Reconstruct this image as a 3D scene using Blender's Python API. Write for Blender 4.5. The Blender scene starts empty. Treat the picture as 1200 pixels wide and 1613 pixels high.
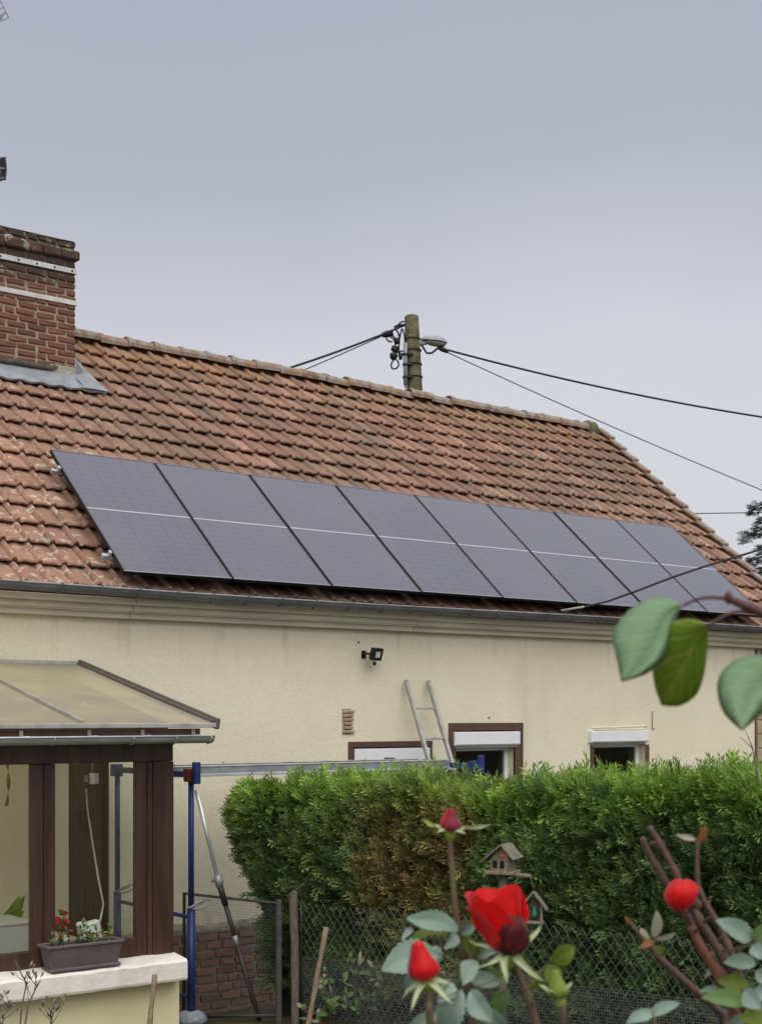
import bpy, bmesh, math, random
import numpy as np
from mathutils import Vector, Matrix, noise as mnoise

random.seed(7)
rng = np.random.default_rng(11)
sc = bpy.context.scene
col = sc.collection
rad = math.radians

# ------------------------------------------------------------------ camera, world, sun, exposure
FOC, HOR, YAW, CZ = 2208.12, 1126.74, rad(37.743), 2.75      # focal length and horizon row for a 1200 px wide frame
cam = bpy.data.cameras.new('camera')
cam.sensor_fit = 'HORIZONTAL'; cam.sensor_width = 36.0
cam.lens = FOC / 1200 * 36.0
cam.shift_y = (HOR - 806.5) / 1200
cam.clip_end = 2000; cam.clip_start = 0.05
cam.dof.use_dof = True; cam.dof.focus_distance = 12.0; cam.dof.aperture_fstop = 14.5
camo = bpy.data.objects.new('camera', cam); col.objects.link(camo)
camo.location = (0, 0, CZ); camo.rotation_euler = (math.pi / 2, 0, -YAW)
sc.camera = camo

SUN_EL, SUN_AZ = rad(52), rad(205)        # azimuth clockwise from +Y: behind the camera, a little to its left
world = bpy.data.worlds.new('World'); sc.world = world; world.use_nodes = True
wn = world.node_tree.nodes; wl = world.node_tree.links
wn.clear()
w_out = wn.new('ShaderNodeOutputWorld'); w_bg = wn.new('ShaderNodeBackground')
w_sky = wn.new('ShaderNodeTexSky'); w_sky.sky_type = 'NISHITA'; w_sky.sun_disc = False
w_sky.sun_elevation = SUN_EL; w_sky.sun_rotation = SUN_AZ
w_sky.air_density = 1.0; w_sky.dust_density = 4.0
w_hsv = wn.new('ShaderNodeHueSaturation'); w_hsv.inputs['Saturation'].default_value = 0.25
wl.new(w_sky.outputs[0], w_hsv.inputs['Color'])
w_tc = wn.new('ShaderNodeTexCoord'); w_sep = wn.new('ShaderNodeSeparateXYZ')
wl.new(w_tc.outputs['Generated'], w_sep.inputs[0])
w_noise = wn.new('ShaderNodeTexNoise'); w_noise.inputs['Scale'].default_value = 2.2; w_noise.inputs['Detail'].default_value = 5
wl.new(w_tc.outputs['Generated'], w_noise.inputs['Vector'])
w_add = wn.new('ShaderNodeMath'); w_add.operation = 'MULTIPLY_ADD'
wl.new(w_noise.outputs[0], w_add.inputs[0]); w_add.inputs[1].default_value = 0.14; wl.new(w_sep.outputs['Z'], w_add.inputs[2])
w_ramp = wn.new('ShaderNodeValToRGB')                         # a closed cloud deck: pale towards the horizon, blue-grey higher up
for i, (p, c) in enumerate([(0.02, (6.5, 6.55, 7.0)), (0.31, (6.3, 6.4, 7.0)), (0.42, (4.35, 4.6, 5.4)), (0.54, (3.9, 4.2, 5.15)), (0.68, (8.2, 8.5, 9.3)), (1.0, (11.0, 11.2, 11.7))]):
    e = w_ramp.color_ramp.elements[i] if i < 2 else w_ramp.color_ramp.elements.new(p)
    e.position = p; e.color = (*[v / 10 for v in c], 1)
wl.new(w_add.outputs[0], w_ramp.inputs[0])
w_mul = wn.new('ShaderNodeVectorMath'); w_mul.operation = 'SCALE'; w_mul.inputs['Scale'].default_value = 5.15
wl.new(w_ramp.outputs[0], w_mul.inputs[0])
w_mix = wn.new('ShaderNodeMix'); w_mix.data_type = 'RGBA'; w_mix.inputs['Factor'].default_value = 0.94
wl.new(w_hsv.outputs[0], w_mix.inputs['A']); wl.new(w_mul.outputs[0], w_mix.inputs['B'])
wl.new(w_mix.outputs['Result'], w_bg.inputs['Color'])
w_bg.inputs['Strength'].default_value = 0.1
wl.new(w_bg.outputs[0], w_out.inputs[0])

sun = bpy.data.lights.new('sun', 'SUN'); sun.energy = 1.08; sun.angle = rad(70); sun.color = (1.0, 0.965, 0.9)
suno = bpy.data.objects.new('sun', sun); col.objects.link(suno)
sd = Vector((math.sin(SUN_AZ) * math.cos(SUN_EL), math.cos(SUN_AZ) * math.cos(SUN_EL), math.sin(SUN_EL)))
suno.rotation_euler = sd.to_track_quat('Z', 'Y').to_euler()

sc.view_settings.view_transform = 'Standard'; sc.view_settings.look = 'None'
sc.view_settings.gamma = 1.0; sc.view_settings.use_curve_mapping = False
sc.view_settings.exposure = 1.0
sc.render.engine = 'CYCLES'
sc.cycles.use_denoising = True
sc.cycles.max_bounces = 8; sc.cycles.transparent_max_bounces = 16
sc.cycles.caustics_reflective = False; sc.cycles.caustics_refractive = False

# ------------------------------------------------------------------ survey helpers: sight lines met with real planes
RV = Vector((math.cos(YAW), -math.sin(YAW), 0)); FV = Vector((math.sin(YAW), math.cos(YAW), 0)); UV = Vector((0, 0, 1))
CAM = Vector((0, 0, CZ))
def ray(x, y): return FV + RV * ((x - 600) / FOC) + UV * ((HOR - y) / FOC)
def atY(x, y, Y):
    d = ray(x, y); return CAM + d * (Y / d.y)
def atX(x, y, X):
    d = ray(x, y); return CAM + d * (X / d.x)
def atD(x, y, D): return CAM + ray(x, y) * D
def lerp(a, b, t): return a + (b - a) * t

# ------------------------------------------------------------------ object helpers
def tag(o, label=None, cat=None, group=None, kind=None):
    if label: o['label'] = label
    if cat: o['category'] = cat
    if group: o['group'] = group
    if kind: o['kind'] = kind
    return o
def empty(name, loc=(0, 0, 0), rot=(0, 0, 0), parent=None):
    o = bpy.data.objects.new(name, None); col.objects.link(o)
    o.location = loc; o.rotation_euler = rot; o.empty_display_size = 0.1
    if parent: o.parent = parent
    return o
def thing(name, label, cat, loc=(0, 0, 0), rot=(0, 0, 0), group=None):
    return tag(empty(name, loc, rot), label, cat, group)
def world_inv(o):
    M = Matrix.Identity(4)
    p = o
    chain = []
    while p is not None: chain.append(p); p = p.parent
    for q in reversed(chain):
        M = M @ Matrix.LocRotScale(q.location, q.rotation_euler.to_quaternion(), q.scale)
    return M.inverted()
class MB:
    def __init__(s): s.v = []; s.f = []; s.sm = []; s.uv = None
    def add(s, vs, fs, smooth=False):
        b = len(s.v); s.v += [tuple(v) for v in vs]
        for f in fs: s.f.append(tuple(i + b for i in f)); s.sm.append(smooth)
        return s
    def box(s, a, b, M=None):
        x0, y0, z0 = a; x1, y1, z1 = b
        vs = [(x0, y0, z0), (x1, y0, z0), (x1, y1, z0), (x0, y1, z0), (x0, y0, z1), (x1, y0, z1), (x1, y1, z1), (x0, y1, z1)]
        if M is not None: vs = [M @ Vector(v) for v in vs]
        return s.add(vs, [(0, 3, 2, 1), (4, 5, 6, 7), (0, 1, 5, 4), (1, 2, 6, 5), (2, 3, 7, 6), (3, 0, 4, 7)])
    def cbox(s, a, b, c=0.004, M=None):
        """box with chamfered edges"""
        x0, y0, z0 = a; x1, y1, z1 = b
        bm = bmesh.new(); bmesh.ops.create_cube(bm, size=1)
        for v in bm.verts:
            v.co = Vector((lerp(x0, x1, v.co.x + .5), lerp(y0, y1, v.co.y + .5), lerp(z0, z1, v.co.z + .5)))
        bmesh.ops.bevel(bm, geom=bm.edges[:], offset=c, segments=1, affect='EDGES', clamp_overlap=True)
        bm.verts.index_update()
        vs = [(M @ v.co) if M is not None else v.co.copy() for v in bm.verts]
        fs = [tuple(v.index for v in f.verts) for f in bm.faces]
        bm.free(); return s.add(vs, fs)
    def tube(s, pts, r, n=8, cap=True, closed=False):
        pts = [Vector(p) for p in pts]; m = len(pts)
        rs = r if isinstance(r, (list, tuple)) else [r] * m
        rings = []; prev = None
        for i, p in enumerate(pts):
            if closed: t = pts[(i + 1) % m] - pts[i - 1]
            else: t = pts[min(i + 1, m - 1)] - pts[max(i - 1, 0)]
            t.normalize()
            if prev is None:
                a = Vector((0, 0, 1)) if abs(t.z) < .9 else Vector((1, 0, 0)); u = t.cross(a).normalized()
            else:
                u = (prev - t * prev.dot(t)); u = u.normalized() if u.length > 1e-6 else t.orthogonal().normalized()
            prev = u; w = t.cross(u)
            rings.append([p + (u * math.cos(2 * math.pi * k / n) + w * math.sin(2 * math.pi * k / n)) * rs[i] for k in range(n)])
        vs = [v for R in rings for v in R]; fs = []
        for i in range(m if closed else m - 1):
            j = (i + 1) % m
            for k in range(n):
                fs.append((i * n + k, i * n + (k + 1) % n, j * n + (k + 1) % n, j * n + k))
        s.add(vs, fs, True)
        if cap and not closed:
            b = len(s.v) - m * n
            s.f.append(tuple(b + k for k in reversed(range(n)))); s.sm.append(False)
            s.f.append(tuple(b + (m - 1) * n + k for k in range(n))); s.sm.append(False)
        return s
    def lathe(s, prof, n=16, M=None, cap=True):
        vs = []; fs = []
        for (r, z) in prof:
            for k in range(n):
                a = 2 * math.pi * k / n; vs.append(Vector((r * math.cos(a), r * math.sin(a), z)))
        for i in range(len(prof) - 1):
            for k in range(n):
                fs.append((i * n + k, i * n + (k + 1) % n, (i + 1) * n + (k + 1) % n, (i + 1) * n + k))
        if cap:
            fs.append(tuple(reversed(range(n)))); fs.append(tuple((len(prof) - 1) * n + k for k in range(n)))
        if M is not None: vs = [M @ v for v in vs]
        return s.add(vs, fs, True)
    def prism(s, poly, dvec):
        """polygon (3D points) swept along dvec"""
        n = len(poly); poly = [Vector(p) for p in poly]; d = Vector(dvec)
        vs = poly + [p + d for p in poly]
        fs = [tuple(range(n - 1, -1, -1)), tuple(range(n, 2 * n))] + [(i, (i + 1) % n, n + (i + 1) % n, n + i) for i in range(n)]
        return s.add(vs, fs)
    def grid(s, fn, nu, nv, smooth=True):
        vs = [fn(i / nu, j / nv) for j in range(nv + 1) for i in range(nu + 1)]
        fs = [(j * (nu + 1) + i, j * (nu + 1) + i + 1, (j + 1) * (nu + 1) + i + 1, (j + 1) * (nu + 1) + i) for j in range(nv) for i in range(nu)]
        return s.add(vs, fs, smooth)
    def mesh(s, name):
        me = bpy.data.meshes.new(name); me.from_pydata(s.v, [], s.f)
        me.polygons.foreach_set('use_smooth', s.sm); me.update(); return me
    def build(s, name, mat, parent=None, world=True):
        """vertices are in world space; stored relative to the parent"""
        if parent is not None and world:
            Mi = world_inv(parent)
            s.v = [tuple(Mi @ Vector(v)) for v in s.v]
        me = s.mesh(name); me.materials.append(mat)
        o = bpy.data.objects.new(name, me); col.objects.link(o)
        if parent: o.parent = parent
        return o
def place(name, me, parent, M=None, mat=None):
    o = bpy.data.objects.new(name, me); col.objects.link(o)
    if parent: o.parent = parent
    if M is not None: o.matrix_local = M
    return o
def copy_tree(o, parent=None):
    c = o.copy(); col.objects.link(c); c.parent = parent
    for ch in list(o.children): copy_tree(ch, c)
    return c
def np_mesh(name, V, F, mat, parent=None, colors=None, kind=None, smooth=False):
    """V (n,3), F (m,3|4) numpy -> one mesh"""
    me = bpy.data.meshes.new(name); k = F.shape[1]
    me.vertices.add(len(V)); me.vertices.foreach_set('co', V.astype(np.float32).ravel())
    me.loops.add(F.size); me.loops.foreach_set('vertex_index', F.astype(np.int32).ravel())
    me.polygons.add(len(F)); me.polygons.foreach_set('loop_start', np.arange(0, F.size, k, dtype=np.int32))
    me.polygons.foreach_set('use_smooth', np.full(len(F), smooth))
    if colors is not None:
        at = me.attributes.new('tint', 'FLOAT_COLOR', 'POINT')
        c4 = np.concatenate([colors, np.ones((len(colors), 1))], 1).astype(np.float32); at.data.foreach_set('color', c4.ravel())
    me.update(calc_edges=True); me.validate(); me.materials.append(mat)
    o = bpy.data.objects.new(name, me); col.objects.link(o)
    if parent: o.parent = parent
    if kind: o['kind'] = kind
    return o

# ------------------------------------------------------------------ materials
def lin(r, g, b):
    f = lambda c: c / 12.92 if c <= .04045 else ((c + .055) / 1.055) ** 2.4
    return (f(r / 255), f(g / 255), f(b / 255), 1)
class NT:
    def __init__(s, name):
        s.m = bpy.data.materials.new(name); s.m.use_nodes = True; s.t = s.m.node_tree; s.n = s.t.nodes; s.l = s.t.links
        s.b = s.n['Principled BSDF']; s.out = s.n['Material Output']
        g = s.n.new('ShaderNodeNewGeometry'); s.pos = g.outputs['Position']; s.island = g.outputs['Random Per Island']
    def link(s, a, b): s.l.new(a, b)
    def val(s, sock, v):
        if hasattr(v, 'links') or isinstance(v, bpy.types.NodeSocket): s.link(v, sock)
        else: sock.default_value = v
    def noise(s, scale, detail=4, rough=.55, vec=None, stretch=None, dist=0):
        n = s.n.new('ShaderNodeTexNoise'); n.inputs['Scale'].default_value = scale; n.inputs['Detail'].default_value = detail
        n.inputs['Roughness'].default_value = rough; n.inputs['Distortion'].default_value = dist
        v = vec or s.pos
        if stretch:
            mp = s.n.new('ShaderNodeMapping'); mp.inputs['Scale'].default_value = stretch; s.link(v, mp.inputs['Vector']); v = mp.outputs[0]
        s.link(v, n.inputs['Vector']); return n.outputs[0]
    def voro(s, scale, feature='F1', vec=None):
        n = s.n.new('ShaderNodeTexVoronoi'); n.feature = feature; n.inputs['Scale'].default_value = scale
        s.link(vec or s.pos, n.inputs['Vector']); return n.outputs['Distance']
    def step(s, v, lo, hi):
        n = s.n.new('ShaderNodeMapRange'); n.interpolation_type = 'SMOOTHSTEP'
        n.inputs['From Min'].default_value = lo; n.inputs['From Max'].default_value = hi; s.link(v, n.inputs['Value']); return n.outputs[0]
    def math(s, op, a, b=0.0, c=None):
        n = s.n.new('ShaderNodeMath'); n.operation = op; s.val(n.inputs[0], a); s.val(n.inputs[1], b)
        if c is not None: s.val(n.inputs[2], c)
        return n.outputs[0]
    def mix(s, f, a, b, mode='MIX'):
        n = s.n.new('ShaderNodeMix'); n.data_type = 'RGBA'; n.blend_type = mode
        s.val(n.inputs['Factor'], f); s.val(n.inputs['A'], a); s.val(n.inputs['B'], b); return n.outputs['Result']
    def ramp(s, v, stops):
        n = s.n.new('ShaderNodeValToRGB'); s.link(v, n.inputs[0])
        for i, (p, c) in enumerate(stops):
            e = n.color_ramp.elements[i] if i < 2 else n.color_ramp.elements.new(p)
            e.position = p; e.color = c
        return n.outputs[0]
    def rnd(s):
        n = s.n.new('ShaderNodeObjectInfo')
        return s.math('FRACT', s.math('ADD', s.math('MULTIPLY', n.outputs['Random'], 3.7), s.math('MULTIPLY', s.island, 5.3)))
    def bump(s, h, strength=.3, dist=.01):
        n = s.n.new('ShaderNodeBump'); n.inputs['Strength'].default_value = strength; n.inputs['Distance'].default_value = dist
        s.link(h, n.inputs['Height']); s.link(n.outputs[0], s.b.inputs['Normal']); return n.outputs[0]
    def set(s, color=None, rough=None, metal=None, spec=None, **k):
        if color is not None: s.val(s.b.inputs['Base Color'], color)
        if rough is not None: s.val(s.b.inputs['Roughness'], rough)
        if metal is not None: s.val(s.b.inputs['Metallic'], metal)
        if spec is not None: s.b.inputs['Specular IOR Level'].default_value = spec
        return s.m
def simple(name, c, rough=.6, var=.25, scale=8, metal=0, bump=.15, bscale=60, bdist=.003, spec=.4, stretch=None, c2=None):
    t = NT(name); c = (*c[:3], 1)
    c2 = (*c2[:3], 1) if c2 else tuple(v * (1 - var) for v in c[:3]) + (1,)
    f = t.step(t.noise(scale, 5, .6, stretch=stretch), .3, .7)
    colr = t.mix(f, c, c2)
    t.bump(t.noise(bscale, 3, .6, stretch=stretch), bump, bdist)
    r = t.math('MULTIPLY_ADD', t.noise(scale * 2.3, 3), .25, rough - .12)
    return t.set(colr, r, metal, spec)
M = {}
# stucco wall: cream render with faint trowel relief, hairline stains and grey weather streaks
t = NT('cream_render')
c = t.mix(t.step(t.noise(.8, 4, .6), .3, .72), (.81, .745, .57, 1), (.75, .685, .515, 1))
c = t.mix(t.math('MULTIPLY', t.step(t.noise(2.2, 5, .65, stretch=(1, 1, .25)), .55, .8), .35), c, (.50, .45, .33, 1))
c = t.mix(t.step(t.noise(14, 4, .7), .70, .78), c, (.52, .46, .32, 1))
c = t.mix(t.math('MULTIPLY', t.step(t.noise(45, 4, .7), .42, .66), .16), c, (.40, .35, .25, 1))
zz = t.n.new('ShaderNodeSeparateXYZ'); t.link(t.pos, zz.inputs[0])
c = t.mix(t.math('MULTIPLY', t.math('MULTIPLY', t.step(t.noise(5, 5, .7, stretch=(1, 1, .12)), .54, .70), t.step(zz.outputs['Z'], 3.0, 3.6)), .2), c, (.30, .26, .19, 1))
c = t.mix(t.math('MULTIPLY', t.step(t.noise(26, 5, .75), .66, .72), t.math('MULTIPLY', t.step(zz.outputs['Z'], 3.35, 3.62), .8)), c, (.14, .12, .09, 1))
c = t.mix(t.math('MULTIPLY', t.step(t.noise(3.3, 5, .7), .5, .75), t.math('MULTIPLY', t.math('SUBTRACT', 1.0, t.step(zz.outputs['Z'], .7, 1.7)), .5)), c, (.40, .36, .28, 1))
h = t.math('ADD', t.noise(70, 3, .7), t.math('MULTIPLY', t.noise(14, 3), .8))
t.bump(h, .6, .008); M['render'] = t.set(c, .88, spec=.2)
t = NT('pale_yellow_render')
c = t.mix(t.step(t.noise(1.3, 4), .3, .7), (.76, .70, .44, 1), (.70, .645, .40, 1)); t.bump(t.noise(60, 3), .25, .004); M['lowwall'] = t.set(c, .85, spec=.2)
t = NT('whitewashed_sill')
c = t.mix(t.step(t.noise(6, 5, .65), .35, .7), (.80, .77, .70, 1), (.66, .62, .54, 1))
c = t.mix(t.step(t.noise(23, 4, .7), .66, .75), c, (.42, .39, .34, 1)); t.bump(t.noise(35, 4), .5, .008); M['sill'] = t.set(c, .85, spec=.2)
# terracotta tiles: tone differs tile by tile, white, grey and orange lichen patches
t = NT('terracotta_tile')
r = t.rnd()
c = t.ramp(r, [(0, (.20, .110, .078, 1)), (.35, (.28, .150, .105, 1)), (.7, (.345, .188, .130, 1)), (1, (.42, .245, .172, 1))])
c = t.mix(t.math('MULTIPLY', t.step(t.noise(1.1, 5, .65, stretch=(1, .5, .5)), .40, .66), .8), c, (.195, .13, .092, 1))
c = t.mix(t.math('MULTIPLY', t.step(t.noise(24, 5, .75), .46, .62), .65), c, (.15, .11, .088, 1))
lz = t.step(t.noise(.55, 3, .5), .50, .62)
xs = t.n.new('ShaderNodeSeparateXYZ'); t.link(t.pos, xs.inputs[0])
left = t.math('SUBTRACT', 1.0, t.step(xs.outputs['X'], 5.0, 8.5))
c = t.mix(t.math('MULTIPLY', left, .35), c, (.40, .205, .13, 1)); c = t.mix(t.math('MULTIPLY', t.math('MULTIPLY', left, t.step(t.noise(9, 5, .7), .52, .64)), .7), c, (.13, .095, .075, 1))
lich = t.math('MULTIPLY', t.step(t.noise(11, 4, .65, dist=.4), .55, .62), t.math('ADD', t.math('MULTIPLY', left, .6), t.math('MULTIPLY', lz, .3)))
c = t.mix(lich, c, (.56, .52, .42, 1))
zs = t.step(xs.outputs['Z'], 6.5, 7.2)
c = t.mix(t.math('MULTIPLY', t.step(t.noise(6, 4, .65), .46, .60), t.math('MULTIPLY', zs, .5)), c, (.34, .20, .075, 1))
c = t.mix(t.math('MULTIPLY', t.step(t.noise(46, 3, .6), .66, .72), .45), c, (.50, .44, .36, 1))
t.bump(t.math('ADD', t.noise(90, 3, .7), t.noise(25, 3)), .55, .004); M['tile'] = t.set(c, .85, spec=.25)
# ridge tiles: weathered, greyer
t = NT('ridge_tile_clay')
r = t.rnd(); c = t.mix(r, (.20, .125, .09, 1), (.30, .19, .135, 1))
c = t.mix(t.step(t.noise(9, 5, .65), .42, .58), c, (.29, .265, .235, 1)); c = t.mix(t.math('MULTIPLY', t.step(t.noise(5, 4, .6), .56, .66), .7), c, (.34, .21, .075, 1))
t.bump(t.noise(60, 3), .6, .005); M['ridge'] = t.set(c, .9, spec=.2)
def brickmat(name, a, b, d, soot=None):
    t = NT(name); r = t.rnd()
    c = t.ramp(r, [(0, (*a, 1)), (.5, (*b, 1)), (1, (*d, 1))])
    c = t.mix(t.math('MULTIPLY', t.step(t.noise(30, 5, .7), .45, .7), .5), c, tuple(v * .45 for v in a) + (1,))
    if soot:
        z = t.n.new('ShaderNodeSeparateXYZ'); t.link(t.pos, z.inputs[0])
        f = t.math('MULTIPLY', t.step(z.outputs['Z'], soot - .06, soot + .12), .85)
        c = t.mix(t.math('MULTIPLY', f, t.step(t.noise(6, 4), .15, .5)), c, (.055, .043, .036, 1))
        c = t.mix(t.math('MULTIPLY', t.step(z.outputs['Z'], soot, soot + .1), t.step(t.noise(8, 4, .6), .56, .64)), c, (.26, .26, .17, 1))
    t.bump(t.math('ADD', t.noise(80, 4, .7), t.noise(22, 3)), .7, .006); return t.set(c, .92, spec=.15)
t = NT('sandy_mortar'); z = t.n.new('ShaderNodeSeparateXYZ'); t.link(t.pos, z.inputs[0])
c = t.mix(t.step(t.noise(12, 5, .6), .3, .7), (.43, .345, .24, 1), (.33, .265, .185, 1)); c = t.mix(t.math('MULTIPLY', t.step(z.outputs['Z'], 7.42, 7.62), .8), c, (.085, .072, .058, 1))
t.bump(t.noise(70, 4, .7), .8, .008); M['mortar'] = t.set(c, .95, spec=.1)
M['pmortar'] = simple('grey_mortar', (.40, .35, .295), .95, .3, 9, bump=.8, bscale=70, bdist=.008, spec=.1)
M['rubble'] = simple('crumbling_plaster', (.46, .42, .33), .95, .45, 7, bump=1, bscale=30, bdist=.02, spec=.1)
M['zinc'] = simple('dark_zinc', (.085, .088, .095), .42, .35, 3, .0, .2, 25, .002, .5, c2=(.14, .142, .15))
M['rimhighlight'] = simple('zinc_rim_highlight', (.36, .36, .36), .4, .3, 5, .3, .1)  # gutter rim highlight put into the colour, paler than the trough
M['flash'] = simple('grey_lead_flashing', (.30, .315, .34), .55, .3, 6, .0, .3, 12, .006, .35, c2=(.20, .21, .23))
M['vgutter'] = simple('galvanised_gutter', (.42, .42, .40), .38, .35, 4, .35, .15, 30, .002, .5, stretch=(1, 1, 3))
M['paintboard'] = simple('cream_board_paint', (.66, .60, .46), .6, .25, 3, bump=.2, bscale=20, stretch=(.4, 2, 2))
M['white'] = simple('white_pvc', (.78, .79, .81), .35, .08, 3, bump=.02)
M['brown'] = simple('brown_painted_trim', (.115, .058, .038), .5, .3, 4, bump=.2, stretch=(3, 3, .5))
M['mahog'] = simple('dark_mahogany_frame', (.074, .036, .026), .42, .45, 3, bump=.15, bscale=30, stretch=(4, 4, .35), c2=(.034, .015, .011))
M['strap'] = simple('white_metal_strap', (.64, .64, .62), .5, .25, 8, bump=.1)
M['concrete'] = simple('mossy_pole_concrete', (.19, .165, .105), .95, .5, 7, bump=1, bscale=35, bdist=.02, spec=.1, c2=(.075, .068, .035))
M['black'] = simple('black_rubber', (.012, .012, .013), .55, .3, 10, bump=.1)
M['blackmetal'] = simple('black_lamp_metal', (.015, .014, .014), .45, .3, 10, bump=.1)
M['wirehi'] = simple('grey_cable', (.10, .10, .10), .5, .2)
M['lampgrey'] = simple('weathered_lamp_shell', (.36, .38, .38), .5, .35, 14, bump=.3)
M['lampglass'] = simple('lamp_lens', (.62, .64, .66), .2, .1, 10, bump=.03)
M['conduit'] = simple('grey_conduit', (.28, .29, .31), .5, .3, 6)
M['alu'] = simple('dull_aluminium', (.50, .49, .45), .45, .3, 6, .45, .15, 40)
M['alubright'] = simple('bright_aluminium', (.70, .71, .72), .32, .2, 5, .5, .1)
M['bluep'] = simple('blue_painted_steel', (.018, .045, .19), .42, .4, 9, 0, .2, 30, c2=(.012, .028, .12))
M['redp'] = simple('rusty_red_clamp', (.20, .035, .025), .6, .5, 14)
M['darksteel'] = simple('dark_brown_steel', (.045, .032, .028), .45, .3, 10)
M['steel'] = simple('galvanised_steel', (.33, .34, .35), .45, .3, 10, .3)
M['gatesteel'] = simple('dull_gate_steel', (.075, .072, .068), .7, .4, 10)
M['postwood'] = simple('weathered_grey_wood', (.19, .165, .135), .9, .5, 34, bump=.9, bscale=40, bdist=.006, stretch=(3, 3, .25), c2=(.085, .068, .052))
M['stakewood'] = simple('brown_stake_wood', (.27, .20, .125), .85, .45, 30, bump=.6, bscale=40, stretch=(3, 3, .3))
M['bhwood'] = simple('bird_house_wood', (.27, .215, .155), .85, .45, 16, bump=.6, bscale=50, stretch=(3, 3, .4))
M['bhroof'] = simple('bird_house_roof_wood', (.21, .18, .14), .9, .45, 16, bump=.6, bscale=50)
M['bhorange'] = simple('bird_house_bare_wood', (.42, .20, .085), .8, .3, 20)
M['dark'] = simple('painted_opening_shade', (.012, .011, .010), .9, .2)  # near-black colour standing for the shade inside the bird house windows
M['curtain'] = simple('wine_red_curtain', (.075, .022, .020), .9, .5, 18, stretch=(6, 6, .1))
M['interior'] = simple('dim_room_plaster', (.10, .085, .07), .9, .3)
M['planter'] = simple('mauve_grey_plastic', (.135, .112, .115), .5, .3, 6, bump=.2, bscale=25)
M['soil'] = simple('dark_soil', (.05, .036, .026), .95, .5, 30, bump=1, bscale=60, bdist=.01)
M['whitebox'] = simple('white_plastic_box', (.70, .70, .68), .4, .12, 6)
M['greybox'] = simple('translucent_storage_box', (.52, .52, .50), .4, .15, 4)
M['fly'] = simple('amber_ribbon', (.30, .20, .04), .5, .4, 20)
M['cord'] = simple('pale_power_cord', (.46, .42, .38), .5, .1)
M['wiremesh'] = simple('grey_green_wire', (.26, .30, .275), .6, .3, 15, bump=.1)
M['finewire'] = simple('fine_grey_wire', (.20, .21, .205), .6, .3, 15, bump=.1)
M['bark'] = simple('thuja_bark', (.085, .055, .038), .95, .4, 14, bump=1, bscale=40, bdist=.01, stretch=(3, 3, .4))
M['cane'] = simple('rose_cane', (.13, .072, .055), .6, .4, 40, bump=.5, bscale=120, bdist=.002, c2=(.085, .05, .045))
M['cane2'] = simple('reddish_cane', (.20, .075, .045), .6, .4, 30, bump=.4, bscale=120, bdist=.002)
M['stem'] = simple('rose_stem', (.12, .105, .045), .55, .4, 30, bump=.3, bscale=120, bdist=.001, c2=(.11, .06, .045))
M['twig'] = simple('red_brown_twig', (.105, .032, .028), .5, .4, 40, bump=.4, bscale=150, bdist=.001)
M['drytwig'] = simple('dry_grey_twig', (.17, .145, .115), .85, .4, 40)
M['iron'] = simple('pale_lichened_iron', (.42, .41, .36), .8, .4, 40, bump=.6)
M['quoin'] = simple('tan_brick_quoin', (.47, .36, .235), .9, .35, 5, bump=.7, bscale=40, bdist=.006)
M['bag'] = simple('clear_grey_plastic', (.33, .36, .42), .25, .3, 20, bump=.8, bscale=30, bdist=.02)
# chimney straps etc. share the above; chimney and plinth bricks
M['cbrick'] = brickmat('chimney_brick', (.19, .088, .062), (.235, .105, .074), (.155, .072, .054), 7.50)
M['pbrick'] = brickmat('plinth_brick', (.20, .115, .085), (.25, .145, .105), (.165, .10, .078))
# solar glass: dark blue cells under glass, printed grid of cells and fine busbars
t = NT('solar_glass')
tc = t.n.new('ShaderNodeTexCoord'); sx = t.n.new('ShaderNodeSeparateXYZ'); t.link(tc.outputs['Object'], sx.inputs[0])
def lines(coord, period, width):
    f = t.math('FRACT', t.math('DIVIDE', coord, period)); d = t.math('ABSOLUTE', t.math('SUBTRACT', f, .5)); return t.step(d, .5 - width, .5 - width * .35)
cellx = lines(sx.outputs['X'], 1.095 / 6, .035); celly = lines(sx.outputs['Y'], .0905, .06)
bus = lines(sx.outputs['X'], 1.095 / 60, .16)
c = t.mix(t.step(t.noise(1.5, 3), .3, .7), (.050, .045, .080, 1), (.060, .054, .094, 1))
c = t.mix(t.math('MULTIPLY', bus, .35), c, (.085, .085, .10, 1)); c = t.mix(t.math('MULTIPLY', t.math('MAXIMUM', cellx, celly), .9), c, (.010, .009, .013, 1))
rr = t.math('MULTIPLY_ADD', t.noise(3, 3), .12, .16)
t.b.inputs['IOR'].default_value = 1.72; t.b.inputs['Sheen Weight'].default_value = .55; t.b.inputs['Sheen Roughness'].default_value = .35; t.b.inputs['Sheen Tint'].default_value = (.75, .75, .8, 1)
oi = t.n.new('ShaderNodeObjectInfo'); c = t.mix(t.math('MULTIPLY', oi.outputs['Random'], .35), c, (.09, .085, .105, 1)); c = t.mix(t.math('MULTIPLY', t.step(t.noise(.9, 5, .6, dist=.5), .45, .75), .3), c, (.10, .095, .105, 1))
M['solar'] = t.set(c, rr, spec=.5)
M['pframe'] = simple('black_anodised_frame', (.018, .018, .020), .38, .2, 6, .3, .05)
M['pedge'] = simple('panel_silver_edge', (.34, .34, .36), .35, .15, 6, .4, .05)
M['pstrip'] = simple('panel_pale_strip', (.44, .44, .47), .4, .15, 6)
M['rail'] = simple('aluminium_rail', (.55, .56, .57), .35, .2, 6, .5)
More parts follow.
